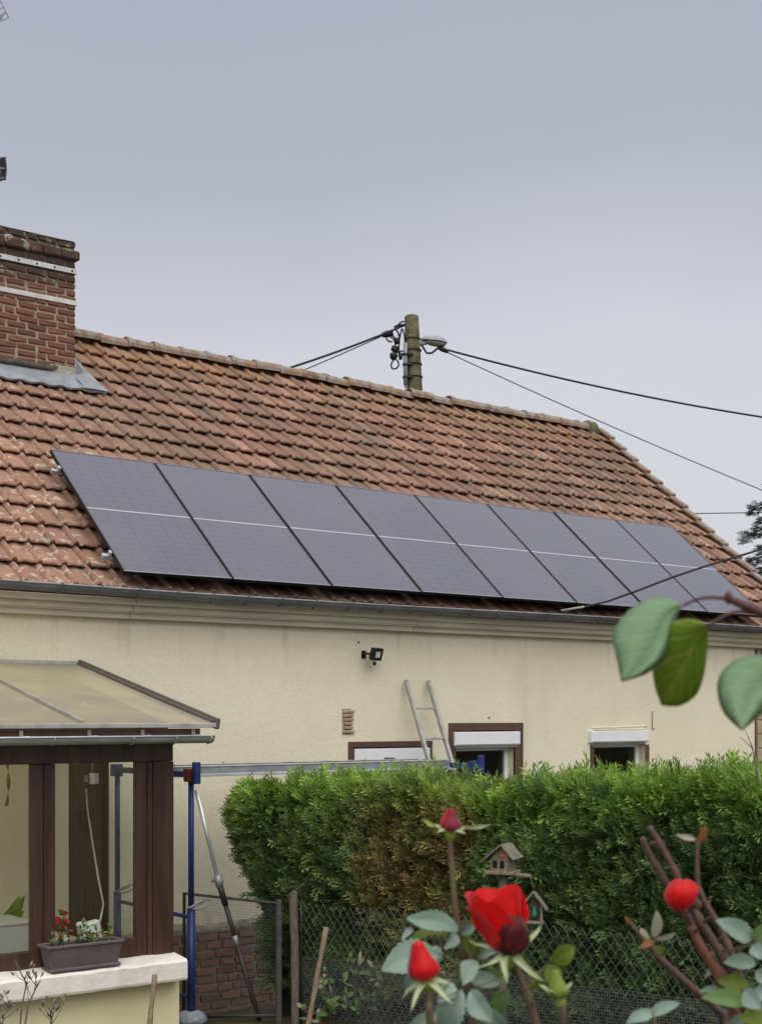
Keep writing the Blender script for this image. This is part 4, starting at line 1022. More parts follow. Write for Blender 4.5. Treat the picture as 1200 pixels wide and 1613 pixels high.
for k in range(16):
    u = random.random(); bp = Vector((lerp(x0 + .05, x1 - .05, u), random.uniform(y0 + .03, y1 - .03), pz + ph - .02))
    tp_ = bp + Vector((random.uniform(-.06, .06), random.uniform(-.05, .02), random.uniform(.07, .17)))
    sp = MB().tube([bp, bp.lerp(tp_, .5) + Vector((.01, 0, .01)), tp_], [.004, .003, .002], 5).build('sprig', M['stem'], wbx)
    for q_ in range(6):
        b2 = bp.lerp(tp_, .3 + .7 * q_ / 5); d2 = Vector((random.uniform(-1, 1), random.uniform(-1, .4), random.uniform(-.1, 1))).normalized()
        leaf('leaf', random.choice([M['roseleafg'], M['roseleafy'], M['roseleafg'], M['dryleaf']]), sp, b2, b2 + d2 * random.uniform(.03, .055), .028, nu=2, nv=4, shape='oval', nrm=Vector((.1, -.5, .9)))
# pot with red flowers behind the glass
fp = atY(96, 1468, YV + .2)
pot = thing('flower_pot', 'white pot of red flowers inside the window behind the window box', 'flower pot', (fp.x, fp.y, zsill - .012))
MB().lathe([(.04, 0), (.06, .17), (.066, .20), (.06, .20), (.052, .17)], 14, Matrix.Translation((fp.x, fp.y, zsill - .012))).build('pot', M['whitebox'], pot)
for k in range(6):
    d2 = Vector((random.uniform(-.05, .06), random.uniform(-.04, .04), random.uniform(.26, .40))); tp_ = Vector((fp.x, fp.y, zsill)) + d2
    sp = MB().tube([(fp.x, fp.y, zsill + .16), tp_], [.004, .003], 5).build('flower_stalk', M['stem'], pot)
    for q_ in range(4):
        dd = Vector((random.uniform(-1, 1), random.uniform(-1, .5), random.uniform(-.6, .8))).normalized()
        leaf('bract', M['petal'] if (k % 3 and d2.z < .36) else (M['dryleaf'] if k % 2 else M['roseleafy']), sp, tp_, tp_ + dd * .05, .035, nu=2, nv=4, nrm=Vector((0, -.8, .5)))
# storage box and leafy plant further inside, fly ribbon
sbx = atY(46, 1480, 10.25)
stb = thing('storage_box', 'pale translucent storage box inside the veranda at the left edge', 'storage box', (sbx.x - .35, 10.4, .31))
zt = atY(30, 1452, 10.25).z
mb = MB(); trough(mb, sbx.x - .7, sbx.x, 10.25, 10.65, .55, zt - .03, .02); mb.build('tub', M['greybox'], stb)
MB().cbox((sbx.x - .72, 10.235, zt - .03), (sbx.x + .015, 10.665, zt), .008).build('lid', M['greybox'], stb)
MB().cbox((sbx.x - .68, 10.27, .31), (sbx.x - .03, 10.63, .549), .01).build('lower_crate', M['greybox'], stb)
pl = thing('pot_plant', 'dark green leafy plant behind the storage box in the veranda', 'plant', (sbx.x - .02, 10.8, .31))
MB().lathe([(.09, 0), (.12, .62), (.13, .64), (.12, .64), (.11, .6)], 14, Matrix.Translation((sbx.x - .02, 10.8, .311))).build('pot', M['planter'], pl)
pbase_ = Vector((sbx.x - .02, 10.8, .95))
for k in range(9):
    tp_ = atY(random.uniform(20, 46), random.uniform(1405, 1440), 10.8) + Vector((0, random.uniform(-.1, .1), 0))
    leaf('leaf', M['bigleafback'], pl, pbase_ + Vector((random.uniform(-.03, .03), 0, .1)), tp_, .09, shape='lance', nrm=Vector((.4, -.8, .3)))
fa = atY(11, 1196, 10.1); fb = atY(8, 1270, 10.1)
MBf = MB().grid(lambda u, v: fa.lerp(fb, v) + RV * ((u - .5) * .028 * math.cos(v * 7) + .02 * math.sin(v * 2.6)) + FV * ((u - .5) * .028 * math.sin(v * 7)), 2, 24)
MBf.tube([(fa.x, fa.y, fa.z), (fa.x, fa.y, 2.62)], .003, 4)
tag(MBf.build('fly_ribbon', M['fly']), 'twisted amber fly ribbon hanging inside the left veranda window', 'fly ribbon')

# ------------------------------------------------------------------ scaffold: two trestles, a plank, a brace
TX, TYN, TYF, TZ = 5.833, 10.09, 11.40, 2.235
def trestle(name, label, X, full=True):
    g0 = gz(X, TYN)
    tr = thing(name, label, 'trestle', (X, TYN, g0), group='blue scaffold trestles')
    for Y in (TYN, TYF):
        zb_ = gz(X, Y)
        p_ = MB().tube([(X, Y, zb_ + .01), (X, Y, 1.16)], .034, 12).build('outer_tube', M['bluep'], tr)
        MB().tube([(X, Y, 1.16), (X, Y, TZ)], .024, 12).build('inner_tube', M['bluep'], tr)
        MB().cbox((X - .09, Y - .09, zb_ - .004), (X + .09, Y + .09, zb_ + .010), .003).build('foot_plate', M['bluep'], tr)
        ring = [Vector((X + .075 + .09 * math.cos(a_), Y - .035, 1.185 + .028 * math.sin(a_) + .02 * math.cos(a_))) for a_ in np.linspace(0, 2 * math.pi, 20, endpoint=False)]
        MB().tube(ring, .007, 6, closed=True).tube([(X - .06, Y - .035, 1.165), (X + .10, Y - .03, 1.20)], .008, 6).build('locking_pin', M['steel'], tr)
        MB().cbox((X - .05, Y - .045, TZ - .035), (X + .035, Y + .045, TZ + .075), .006).build('head_clamp', M['redp'] if Y == TYN and X == TX else M['bluep'], tr)
    MB().tube([(X, TYN + .03, 1.08), (X, TYF - .03, 1.08)], .017, 8).build('cross_bar', M['bluep'], tr)
    MB().tube([(X, TYN + .03, .42), (X, TYF - .03, .42)], .017, 8).build('cross_bar', M['bluep'], tr)
    MB().cbox((X - .025, TYN - .06, TZ + .0), (X + .025, TYF + .06, TZ + .05), .005).build('top_bar', M['bluep'], tr)
    MB().cbox((X - .03, TYN - .11, TZ - .05), (X + .03, TYN - .062, TZ + .13), .006).build('end_stop', M['bluep'], tr)
    return tr
trestle('scaffold_trestle', 'blue steel trestle with red clamp beside the veranda, holding the plank', TX)
TX2 = atY(757, 1206, TYN - .085).x
trestle('scaffold_trestle', 'blue trestle end showing above the hedge in front of the middle window', TX2)
zp1 = 2.222
plank = thing('scaffold_plank', 'long aluminium scaffold plank lying level above the hedge', 'plank', ((TX + TX2) / 2, 10.6, zp1))
ya, yb, xa, xb = 10.42, 10.92, TX + .034, TX2 - .034
MB().cbox((xa, ya + .012, zp1 + .058), (xb, yb - .012, zp1 + .078), .003).build('deck', M['alu'], plank)
for y in (ya, yb - .012):
    MB().cbox((xa, y, zp1 + .026), (xb, y + .012, zp1 + .082), .002).build('side_web', M['conduit'], plank)
    MB().cbox((xa, y - .012, zp1 + .001), (xb, y + .025, zp1 + .025), .003).build('lower_flange', M['alubright'], plank)
    MB().cbox((xa, y - .006, zp1 + .0825), (xb, y + .02, zp1 + .092), .003).build('upper_flange', M['alu'], plank)
for X_, s_ in ((xa, -1), (xb, 1)):
    for y in (10.5, 10.84): MB().tube([(X_ - s_ * .03, y, zp1 + .07), (X_ + s_ * .02, y, zp1 + .085), (X_ + s_ * .05, y, zp1 + .07)], .010, 6).build('hook', M['steel'], plank)
# diagonal brace
bt = Vector((TX + .02, TYN - .05, 2.13)); bj = atD(344, 1388, 11.56); bf = atD(411, 1616, 11.60); bf = bf + (bf - bj).normalized() * .06
br = thing('brace_pole', 'telescopic brace, silver above and dark below, leaning from the trestle', 'brace', bf)
MB().tube([bt, bj], .017, 10).build('upper_tube', M['alubright'], br)
MB().tube([bj, bj.lerp(bf, .16)], .026, 10).build('grip', M['darksteel'], br)
MB().tube([bj.lerp(bf, .16), bj.lerp(bf, .44)], .020, 10).build('middle_tube', M['darksteel'], br)
MB().tube([bj.lerp(bf, .36), bj.lerp(bf, .43)], .0225, 10).build('pale_sleeve', M['steel'], br)
MB().tube([bj.lerp(bf, .43), bf], .021, 10).build('lower_tube', M['darksteel'], br)
d_ = (bj - bt).normalized()
MB().tube([bj - d_ * .05, bj + d_ * .05], .033, 10).tube([bj - RV * .06, bj + RV * .045], .012, 8).build('clamp_collar', M['steel'], br)
bgp = Vector((TX, TYN, gz(TX, TYN)))
mb = MB().lathe([(.02, 0), (.11, .01), (.14, .05), (.10, .10), (.05, .12)], 16, Matrix.Translation(bgp + Vector((0, 0, .012))))
mb.v = [(x_ + .03 * mnoise.noise(Vector((x_ * 14, y_ * 14, z_ * 20))), y_ + .03 * mnoise.noise(Vector((x_ * 14 + 5, y_ * 14, z_ * 20))), z_) for x_, y_, z_ in mb.v]
tag(mb.build('plastic_bag', M['bag']), 'crumpled clear plastic bag at the foot of the blue trestle post', 'bag')
# ladder leaning on the wall
A1 = atY(675, 1076, YW - .06); B1 = atX(716, 1217, A1.x); dl = (B1 - A1).normalized(); C1_ = A1 + dl * ((A1.z + .05) / -dl.z)
A0x = atY(640, 1078, YW - .06).x
lad = thing('ladder', 'aluminium ladder leaning against the wall behind the scaffold plank', 'ladder', C1_)
for X in (A0x, A1.x):
    a_ = Vector((X, A1.y, A1.z)); b_ = Vector((X, C1_.y, C1_.z))
    sdir = Vector((1, 0, 0)); nd = dl.cross(sdir).normalized()
    poly = [a_ + sdir * sx_ * .038 + nd * sy_ * .038 for sx_, sy_ in ((-.5, -.5), (.5, -.5), (.5, .5), (-.5, .5))]
    MB().prism(poly, b_ - a_).build('rail', M['alu'], lad)
    MB().cbox((-.018, -.02, -.02), (.018, .022, .03), .006, Matrix.Translation(a_)).build('end_cap', M['alu'], lad)
Ll = (C1_ - A1).length; r1 = (atX(688, 1115, A1.x) - A1).length; r2 = (atX(701, 1163, A1.x) - A1).length
k = 0
while r1 + k * (r2 - r1) < Ll - .1:
    q_ = A1 + dl * (r1 + k * (r2 - r1)); MB().cbox((A0x + .014, -.016, -.012), (A1.x - .014, .016, .012), .004, Matrix.Translation((0, q_.y, q_.z))).build('rung', M['alu'], lad); k += 1

# ------------------------------------------------------------------ gate and chain-link fence
ga, gb = atD(290, 1408, 12.0), atD(441, 1424, 11.32)
gate = thing('garden_gate', 'low dark steel gate with fine wire mesh in front of the brick plinth', 'gate', (ga.x, ga.y, gz(ga.x, ga.y)))
g0a, g0b = gz(ga.x, ga.y) + .05, gz(gb.x, gb.y) + .05
fa_, fb_ = Vector((ga.x, ga.y, g0a)), Vector((gb.x, gb.y, g0b))
fm = MB(); 
MB().tube([fa_, ga, gb, fb_], .016, 6).build('gate_frame', M['gatesteel'], gate)
MB().tube([fa_ + UV * .02, fb_ + UV * .02], .014, 6).build('bottom_bar', M['gatesteel'], gate)
n = 46
for i in range(1, n):
    u = i / n; fm.tube([fa_.lerp(fb_, u) + UV * .02, ga.lerp(gb, u)], .0008, 3, cap=False)
for j in range(1, 40):
    u = j / 40; fm.tube([fa_.lerp(ga, u), fb_.lerp(gb, u)], .0008, 3, cap=False)
o = fm.build('wire_mesh', M['finewire'], gate); o['kind'] = 'stuff'
q_ = atD(439, 1418, 11.3)
o = MB().cbox((-.022, -.022, gz(q_.x, q_.y) - .1), (.022, .022, q_.z), .004, Matrix.Translation((q_.x, q_.y, 0)) @ Matrix.Rotation(-.4, 4, 'Z')); tag(o.build('metal_post', M['gatesteel']), 'thin grey metal gate post beside the wooden fence post', 'post')
q_ = atD(463.5, 1406, 11.25)
mb = MB(); 
for i in range(9):
    pass
def wpost(u, v):
    z_ = lerp(gz(q_.x, q_.y) - .1, q_.z, v); a_ = u * 2 * math.pi; r_ = .036 * (1 + .16 * mnoise.noise(Vector((math.cos(a_) * 2, math.sin(a_) * 2, z_ * 4))))
    return Vector((q_.x + r_ * math.cos(a_) * 1.0 + .012 * math.sin(z_ * 3), q_.y + r_ * math.sin(a_), z_ + (.012 * math.sin(a_ * 2) if v == 1 else 0)))
mb.grid(wpost, 10, 16); mb.add([wpost(i / 10, 1) for i in range(10)], [tuple(range(10))])
tag(mb.build('wooden_post', M['postwood']), 'rough grey wooden fence post at the end of the chain-link fence', 'post')
q2 = atD(474, 1424, 11.22); tag(MB().tube([(q2.x, q2.y, gz(q2.x, q2.y) - .1), (q2.x + .005, q2.y, q2.z - .2), q2], .008, 6).build('iron_rod', M['darksteel']), 'thin rusty rod just right of the wooden fence post', 'rod')
F0, F1 = atD(476, 1421, 11.2), atD(1290, 1503, 8.3)
fence = thing('chain_link_fence', 'sagging grey-green chain-link fence running along in front of the hedge', 'fence', (F0.x, F0.y, gz(F0.x, F0.y)))
flen = (Vector((F1.x, F1.y, 0)) - Vector((F0.x, F0.y, 0))).length
cw = .072; ncell = int(flen / (cw)); mb = MB()
fdir = Vector((F1.x - F0.x, F1.y - F0.y, 0)).normalized(); fn = Vector((-fdir.y, fdir.x, 0))
def fpt(u, h):   # u metres along, h metres below the top
    t_ = u / flen; top_ = lerp(F0.z, F1.z, t_) - .02 * math.sin(t_ * 9) - .015 * math.sin(t_ * 23)
    return Vector((F0.x, F0.y, 0)) + fdir * u + fn * (.02 * math.sin(u * 2.1 + h * 2) + .012 * math.sin(u * 5)) + UV * (top_ - h)
ch_ = .046; rows = 19; ch2 = cw / 2
for i in range(int(flen / ch2)):
    pts = []
    for j in range(rows + 1):
        odd = (i + j) % 2; uu = (i + odd) * ch2
        pts.append(fpt(min(uu, flen), j * ch_ - (.02 * random.random() if j == 0 else 0)) + fn * (.003 if odd else -.003))
    mb.tube(pts, .0017, 3, cap=False)
o = mb.build('diamond_mesh', M['wiremesh'], fence); o['kind'] = 'stuff'
mb = MB()
def lowtop(u): t_ = u / flen; return lerp(.815, .99, t_)
u = 0.0
while u < flen:
    tz_ = fpt(u, 0).z - lowtop(u)
    mb.tube([fpt(u, tz_) - fn * .012, fpt(u, tz_ + .55) - fn * .012], .0011, 3, cap=False); u += .021
for j in range(22):
    mb.tube([fpt(u, fpt(u, 0).z - lowtop(u) + j * .021) - fn * .012 + UV * .004 * math.sin(u * 7 + j) for u in np.linspace(0, flen, 40)], .0012, 3, cap=False)
o = mb.build('fine_mesh', M['finewire'], fence); o['kind'] = 'stuff'
for t_ in (.985,):
    q_ = fpt(flen * t_, 0) + fn * .03; MB().tube([(q_.x, q_.y, gz(q_.x, q_.y) - .1), (q_.x, q_.y, q_.z - .06)], .014, 6).build('fence_post', M['gatesteel'], fence)

# ------------------------------------------------------------------ thuja hedge: shrubs standing shoulder to shoulder
def spray_template(r, nside=9):
    V = []; F = []
    def dia(b, t_, w):
        d = t_ - b; L = np.linalg.norm(d); d = d / L; s_ = np.array([-d[1], d[0], 0]); i = len(V)
        V.extend([b, b + d * L * .5 + s_ * w + np.array([0, 0, .02]), t_, b + d * L * .5 - s_ * w]); F.append((i, i + 1, i + 2, i + 3))
    dia(np.array([0, 0, 0.]), np.array([0, 1.0, -.12]), .028)
    for k in range(nside):
        t_ = .16 + .76 * k / nside; sgn = 1 if k % 2 else -1; L = .46 * (1 - t_ * .62) * r.uniform(.8, 1.15); a_ = rad(r.uniform(28, 44)) * sgn
        b = np.array([0, t_, -.12 * t_ * t_]); e_ = b + np.array([math.sin(a_) * L, math.cos(a_) * L, r.uniform(-.08, .08)])
        dia(b, e_, .029)
        if L > .3:
            m = b + (e_ - b) * .5; a2 = a_ * .2; dia(m, m + np.array([math.sin(a2) * L * .5, math.cos(a2) * L * .5, 0]), .022)
    return np.array(V), np.array(F)
rr = random.Random(5)
STP = [spray_template(rr, n_) for n_ in (8, 9, 10, 9)]
def scatter(name, parent, P, D, S, C, mat, up_jit=.9):
    """P points, D directions, S sizes, C colours -> one mesh of sprays"""
    n_ = len(P); Vs = []; Fs = []; Cs = []; off = 0
    D = D / np.linalg.norm(D, axis=1, keepdims=True)
    Rn = rng.normal(size=(n_, 3)); X = np.cross(D, Rn); X /= np.linalg.norm(X, axis=1, keepdims=True); Z = np.cross(X, D)
    kind = rng.integers(0, len(STP), n_)
    for k in range(len(STP)):
        idx = np.where(kind == k)[0]
        if len(idx) == 0: continue
        tv, tf = STP[k]; m = len(tv)
        W = (tv[None, :, 0, None] * X[idx][:, None, :] + tv[None, :, 1, None] * D[idx][:, None, :] + tv[None, :, 2, None] * Z[idx][:, None, :]) * S[idx][:, None, None] + P[idx][:, None, :]
        W[:, :, 2] -= 0.0
        Vs.append(W.reshape(-1, 3)); Fs.append((tf[None] + (np.arange(len(idx)) * m)[:, None, None]).reshape(-1, 4) + off); off += len(idx) * m
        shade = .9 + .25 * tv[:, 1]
        Cs.append((C[idx][:, None, :] * shade[None, :, None]).reshape(-1, 3))
    V = np.concatenate(Vs); 
    Mi = np.array(world_inv(parent)); V = V @ Mi[:3, :3].T + Mi[:3, 3]
    return np_mesh(name, V, np.concatenate(Fs), mat, parent, np.concatenate(Cs), 'stuff')
H0 = atD(480, 1300, 12.05); H1 = atD(1360, 1300, 9.2)
hl = math.hypot(H1.x - H0.x, H1.y - H0.y); hd_ = np.array([(H1.x - H0.x) / hl, (H1.y - H0.y) / hl]); hn = np.array([-hd_[1], hd_[0]])   # hn points away from the camera
if hn @ np.array([FV.x, FV.y]) < 0: hn = -hn
def hz_top(u): return 2.065 + .17 * np.clip(u / hl, -.1, 1.2) + .035 * np.sin(u * 2.3) + .03 * np.sin(u * 5.1 + 1) + .02 * np.sin(u * 13 + 2)
HT = .48
def nz3(P, sc_, o_=0): return np.array([mnoise.noise(Vector((p_[0] * sc_ + o_, p_[1] * sc_, p_[2] * sc_))) for p_ in P])
secs_ = [(-0.75, 1.02, 'bushy dark green thuja shrub at the rounded left end of the hedge', .28),
         (1.02, 2.08, 'thuja shrub with browned front, in the middle of the hedge', .95),
         (2.08, 3.25, 'green thuja shrub of the hedge right of the browned one', .22),
         (3.25, 5.2, 'lush green thuja shrub at the right end of the hedge', .08)]
def end_r(z_):
    return np.interp(z_, [0, 1.05, 1.25, 1.5, 1.85, 2.1, 2.3], [.03, .06, .22, .48, .64, .52, .28])
for si, (ua, ub, lab, brown) in enumerate(secs_):
    uc = max((ua + ub) / 2, .1)
    bx = Vector((H0.x + hd_[0] * uc, H0.y + hd_[1] * uc, 0)); bx.z = gz(bx.x, bx.y)
    hs = thing('thuja_shrub', lab, 'shrub', bx, group='shrubs forming the hedge')
    P = []; D = []; S = []; T = []
    # front and back faces
    nfr = int(3500 * (ub - max(ua, -.1)))
    u = rng.uniform(max(ua, -.05), ub, nfr); z_ = rng.uniform(.15, 1, nfr) ** .8 * (hz_top(u)); z_ = np.minimum(z_, hz_top(u) - .02)
    bul = HT * (1 - .10 * np.abs(np.sin(u * 3.0)) - .28 * np.clip((z_ - 1.9) / .5, 0, 1) ** 2 + .06 * np.sin(z_ * 7 + u * 4)) - rng.uniform(0, .17, nfr) + .07 * np.sin(u * 7.3 + 2 * np.sin(z_ * 5)) * np.sin(z_ * 6 + 1.5 * u) - np.where(z_ < 1.2, .05, 0)
    P.append(np.stack([H0.x + hd_[0] * u - hn[0] * bul, H0.y + hd_[1] * u - hn[1] * bul, z_], 1))
    D.append(np.stack([-hn[0] * .75 + hd_[0] * rng.normal(0, .35, nfr), -hn[1] * .75 + hd_[1] * rng.normal(0, .35, nfr), rng.normal(.62, .35, nfr)], 1)); S.append(rng.uniform(.14, .27, nfr)); T.append(np.zeros(nfr))
    # top
    nt = int(3000 * (ub - max(ua, -.1)))
    u = rng.uniform(max(ua, -.05), ub, nt); w = rng.uniform(-HT * .82, HT, nt); z_ = hz_top(u) - .22 * (np.abs(w) / HT) ** 3 - rng.uniform(0, .10, nt)
    P.append(np.stack([H0.x + hd_[0] * u + hn[0] * w, H0.y + hd_[1] * u + hn[1] * w, z_], 1))
    D.append(np.stack([rng.normal(0, .33, nt), rng.normal(0, .33, nt), np.ones(nt)], 1)); big = rng.random(nt) < .06; S.append(np.where(big, rng.uniform(.20, .31, nt), rng.uniform(.11, .19, nt))); T.append(np.ones(nt))
    if si == 0:   # rounded end
        ne = 5200; a_ = rng.uniform(-.25, math.pi * .62, ne); z_ = rng.uniform(.45, 1, ne) ** .9 * 2.09
        R_ = end_r(z_) - rng.uniform(0, .15, ne)
        cx = -hd_[0] * np.sin(a_) ; cy = -hd_[1] * np.sin(a_)
        ox = cx * R_ - hn[0] * np.cos(a_) * (HT + (R_ - .55) * .35); oy = cy * R_ - hn[1] * np.cos(a_) * (HT + (R_ - .55) * .35)
        P.append(np.stack([H0.x + ox, H0.y + oy, z_], 1)); D.append(np.stack([cx * .8 - hn[0] * np.cos(a_) * .8 + rng.normal(0, .3, ne), cy * .8 - hn[1] * np.cos(a_) * .8 + rng.normal(0, .3, ne), rng.normal(.35, .35, ne)], 1)); S.append(rng.uniform(.10, .20, ne)); T.append(np.where(z_ > 1.98, .8, 0))
        nt = 1300; a_ = rng.uniform(0, math.pi, nt); rr_ = np.sqrt(rng.random(nt)); 
        P.append(np.stack([H0.x - hd_[0] * np.sin(a_) * rr_ * .42 - hn[0] * np.cos(a_) * rr_ * .42, H0.y - hd_[1] * np.sin(a_) * rr_ * .42 - hn[1] * np.cos(a_) * rr_ * .42, 2.06 - .14 * rr_ ** 2 - rng.uniform(0, .06, nt)], 1)); D.append(np.stack([rng.normal(-.1, .4, nt), rng.normal(0, .4, nt), np.ones(nt)], 1)); S.append(rng.uniform(.09, .17, nt)); T.append(np.ones(nt) * .7)
    P = np.concatenate(P); D = np.concatenate(D); S = np.concatenate(S); T = np.concatenate(T)
    nA = nz3(P, 1.6, 3); nB = nz3(P, 4.5, 9); rv = rng.random(len(P))
    uu = (P[:, 0] - H0.x) * hd_[0] + (P[:, 1] - H0.y) * hd_[1]
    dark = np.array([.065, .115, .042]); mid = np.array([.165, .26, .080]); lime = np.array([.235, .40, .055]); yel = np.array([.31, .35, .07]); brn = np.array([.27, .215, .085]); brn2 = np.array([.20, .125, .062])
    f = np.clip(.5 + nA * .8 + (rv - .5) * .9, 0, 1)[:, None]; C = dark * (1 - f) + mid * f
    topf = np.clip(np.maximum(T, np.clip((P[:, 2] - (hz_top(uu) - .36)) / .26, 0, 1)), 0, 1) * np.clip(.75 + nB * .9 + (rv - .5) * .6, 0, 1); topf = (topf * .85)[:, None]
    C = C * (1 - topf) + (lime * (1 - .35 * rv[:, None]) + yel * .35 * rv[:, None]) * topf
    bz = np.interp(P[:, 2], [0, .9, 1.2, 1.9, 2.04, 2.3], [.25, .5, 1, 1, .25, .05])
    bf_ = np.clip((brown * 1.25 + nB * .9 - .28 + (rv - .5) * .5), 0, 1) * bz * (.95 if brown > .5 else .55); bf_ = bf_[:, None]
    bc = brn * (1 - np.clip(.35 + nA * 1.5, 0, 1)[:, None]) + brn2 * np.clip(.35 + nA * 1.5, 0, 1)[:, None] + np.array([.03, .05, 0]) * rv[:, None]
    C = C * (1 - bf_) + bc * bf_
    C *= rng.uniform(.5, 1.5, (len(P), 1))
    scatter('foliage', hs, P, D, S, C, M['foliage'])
    # twiggy inside that keeps the shrub opaque, and stems
    mb = MB(); u0 = max(ua, 0.0)
    def corep(u, v):
        uq = lerp(u0, ub, u); a_ = v * 2 * math.pi; zc = hz_top(uq) / 2 - .03; zz = zc + (zc - .08) * np.sign(math.sin(a_)) * abs(math.sin(a_)) ** .3; ww = (HT - .17) * np.sign(math.cos(a_)) * abs(math.cos(a_)) ** .3
        return (H0.x + hd_[0] * uq + hn[0] * ww, H0.y + hd_[1] * uq + hn[1] * ww, zz + .03 * math.sin(uq * 9))
    mb.grid(corep, 10, 48)
    if si == 0:
        def endc(u, v):
            a_ = lerp(-.1, math.pi * .7, u); zz = lerp(.9, 1.95, v); R_ = max(.02, float(end_r(zz)) - .20)
            return (H0.x - hd_[0] * math.sin(a_) * R_ - hn[0] * math.cos(a_) * (HT - .17), H0.y - hd_[1] * math.sin(a_) * R_ - hn[1] * math.cos(a_) * (HT - .17), zz)
        mb.grid(endc, 10, 12)
    o = mb.build('inner_twigs', M['core'], hs)
    for k in range(3):
        uq = lerp(max(ua, 0) + .15, ub - .1, k / 2); q_ = Vector((H0.x + hd_[0] * uq, H0.y + hd_[1] * uq, 0)); g_ = gz(q_.x, q_.y)
        MB().tube([(q_.x, q_.y, g_ - .1), (q_.x + .02, q_.y - .03, 1.0), (q_.x, q_.y, 1.9)], [.05, .04, .02], 8).build('trunk', M['bark'], hs)

# ------------------------------------------------------------------ conifer beyond the gable
cb = atD(1303, 1200, 30); cb.z = 0
con = thing('conifer_tree', 'dark conifer whose branch tips reach in at the right edge', 'tree', cb)
MB().tube([(cb.x, cb.y, -.2), (cb.x, cb.y, 5), (cb.x, cb.y, 10.8)], [.28, .18, .03], 10).build('trunk', M['bark'], con)
P = []; D = []; S = []; C = []
bm_ = MB(); r_ = random.Random(3)
for k in range(120):
    zz = 1.8 + 8.8 * k / 120; a_ = k * 2.399 + r_.uniform(-.3, .3); L = (4.5 * (1 - (zz - 1.6) / 9.3) ** 1.0 + .06) * r_.uniform(.75, 1.12)
    dv = Vector((math.cos(a_), math.sin(a_), 0)); pts = []
    for j in range(7):
        t_ = j / 6; pts.append(Vector((cb.x, cb.y, zz)) + dv * (L * t_) + UV * (L * (.22 * t_ - .38 * t_ * t_)))
    bm_.tube(pts, [.03 * (1 - j / 7) + .006 for j in range(7)], 4)
    for q_ in range(int(40 + 44 * L)):
        t_ = r_.uniform(.2, 1) ** .8; j = min(int(t_ * 6), 5); p_ = pts[j].lerp(pts[j + 1], t_ * 6 - j); sd_ = dv.cross(UV) * r_.choice((-1, 1))
        off = sd_ * r_.uniform(0, .38) * L * .35 * (1.1 - t_)
        P.append(p_ + off + UV * r_.uniform(-.16, .05)); D.append(dv * .8 + sd_ * r_.uniform(.2, .9) + UV * r_.uniform(-.45, .25)); S.append(r_.uniform(.14, .30)); v_ = r_.random()
        C.append((.016 + .016 * v_, .030 + .028 * v_, .018 + .012 * v_))
bm_.build('branches', M['bark'], con)
scatter('crown', con, np.array([tuple(p_) for p_ in P]), np.array([tuple(p_) for p_ in D]), np.array(S), np.array(C), M['foliage'])

# ------------------------------------------------------------------ bird house and feeder on a post
BD = 8.9
def facing(px, py, D_, turn): 
    p_ = atD(px, py, D_); return Matrix.Translation(p_) @ Matrix.Rotation(-YAW + turn, 4, 'Z')
Mb = facing(792, 1374, BD, rad(-24))
bo = Mb.translation
bpst = thing('bird_post', 'wooden post carrying the bird house in front of the hedge', 'post', (bo.x, bo.y, gz(bo.x, bo.y)))
MB().tube([(bo.x, bo.y, gz(bo.x, bo.y) - .05), (bo.x, bo.y, bo.z - .012)], .028, 8).build('shaft', M['postwood'], bpst)
e1 = atD(836, 1381, BD - .12); MB().tube([atD(796, 1379, BD), atD(815, 1379, BD - .06), e1], .014, 7).build('side_arm', M['bhroof'], bpst)
bh = thing('bird_house', 'grey wooden bird house with two arched windows on a post', 'bird house', bo)
Mb = Mb @ Matrix.Scale(.84, 4)
W_, H_, Dp = .15, .13, .14
MB().cbox((-.11, -.10, -.012), (.11, .10, .014), .004, Mb).build('base_board', M['bhwood'], bh)
body = MB(); pk = H_ + .075
body.prism([Mb @ Vector(v) for v in ((-W_ / 2, -Dp / 2, .015), (W_ / 2, -Dp / 2, .015), (W_ / 2, -Dp / 2, H_), (0.02, -Dp / 2, pk), (-W_ / 2, -Dp / 2, H_ - .02))], (Mb.to_3x3() @ Vector((0, Dp, 0))))
body.build('walls', M['bhwood'], bh)
MB().prism([Mb @ Vector(v) for v in ((-.01, -Dp / 2 - .003, H_ - .01), (W_ / 2 - .012, -Dp / 2 - .003, H_ - .01), (W_ / 2 - .012, -Dp / 2 - .003, H_ + .005), (.025, -Dp / 2 - .003, pk - .01))], Mb.to_3x3() @ Vector((0, .002, 0))).build('gable_board', M['bhorange'], bh)
for cx in (-.038, .018):
    arch = [(cx - .017, .035), (cx + .017, .035), (cx + .017, .075)] + [(cx + .017 * math.cos(a_), .075 + .02 * math.sin(a_)) for a_ in np.linspace(.3, math.pi - .3, 6)] + [(cx - .017, .075)]
    MB().prism([Mb @ Vector((x_, -Dp / 2 - .0045, z_)) for x_, z_ in arch], Mb.to_3x3() @ Vector((0, .003, 0))).build('arched_window', M['dark'], bh)  # dark plate on the solid wall, painted shade instead of a hole
def slab(mb, a_, b_, th_, y0_, y1_):
    a_ = Vector((a_[0], 0, a_[1])); b_ = Vector((b_[0], 0, b_[1])); n_ = Vector((-(b_ - a_).z, 0, (b_ - a_).x)).normalized() * th_
    mb.prism([Mb @ (v + Vector((0, y0_, 0))) for v in (a_, b_, b_ + n_, a_ + n_)], Mb.to_3x3() @ Vector((0, y1_ - y0_, 0))); return mb
slab(MB(), (-.135, .075), (.022, pk + .002), .012, -.12, .11).build('roof_board', M['bhroof'], bh)
slab(MB(), (.022, pk + .002), (.118, H_ - .03), .012, -.12, .11).build('roof_board', M['bhroof'], bh)
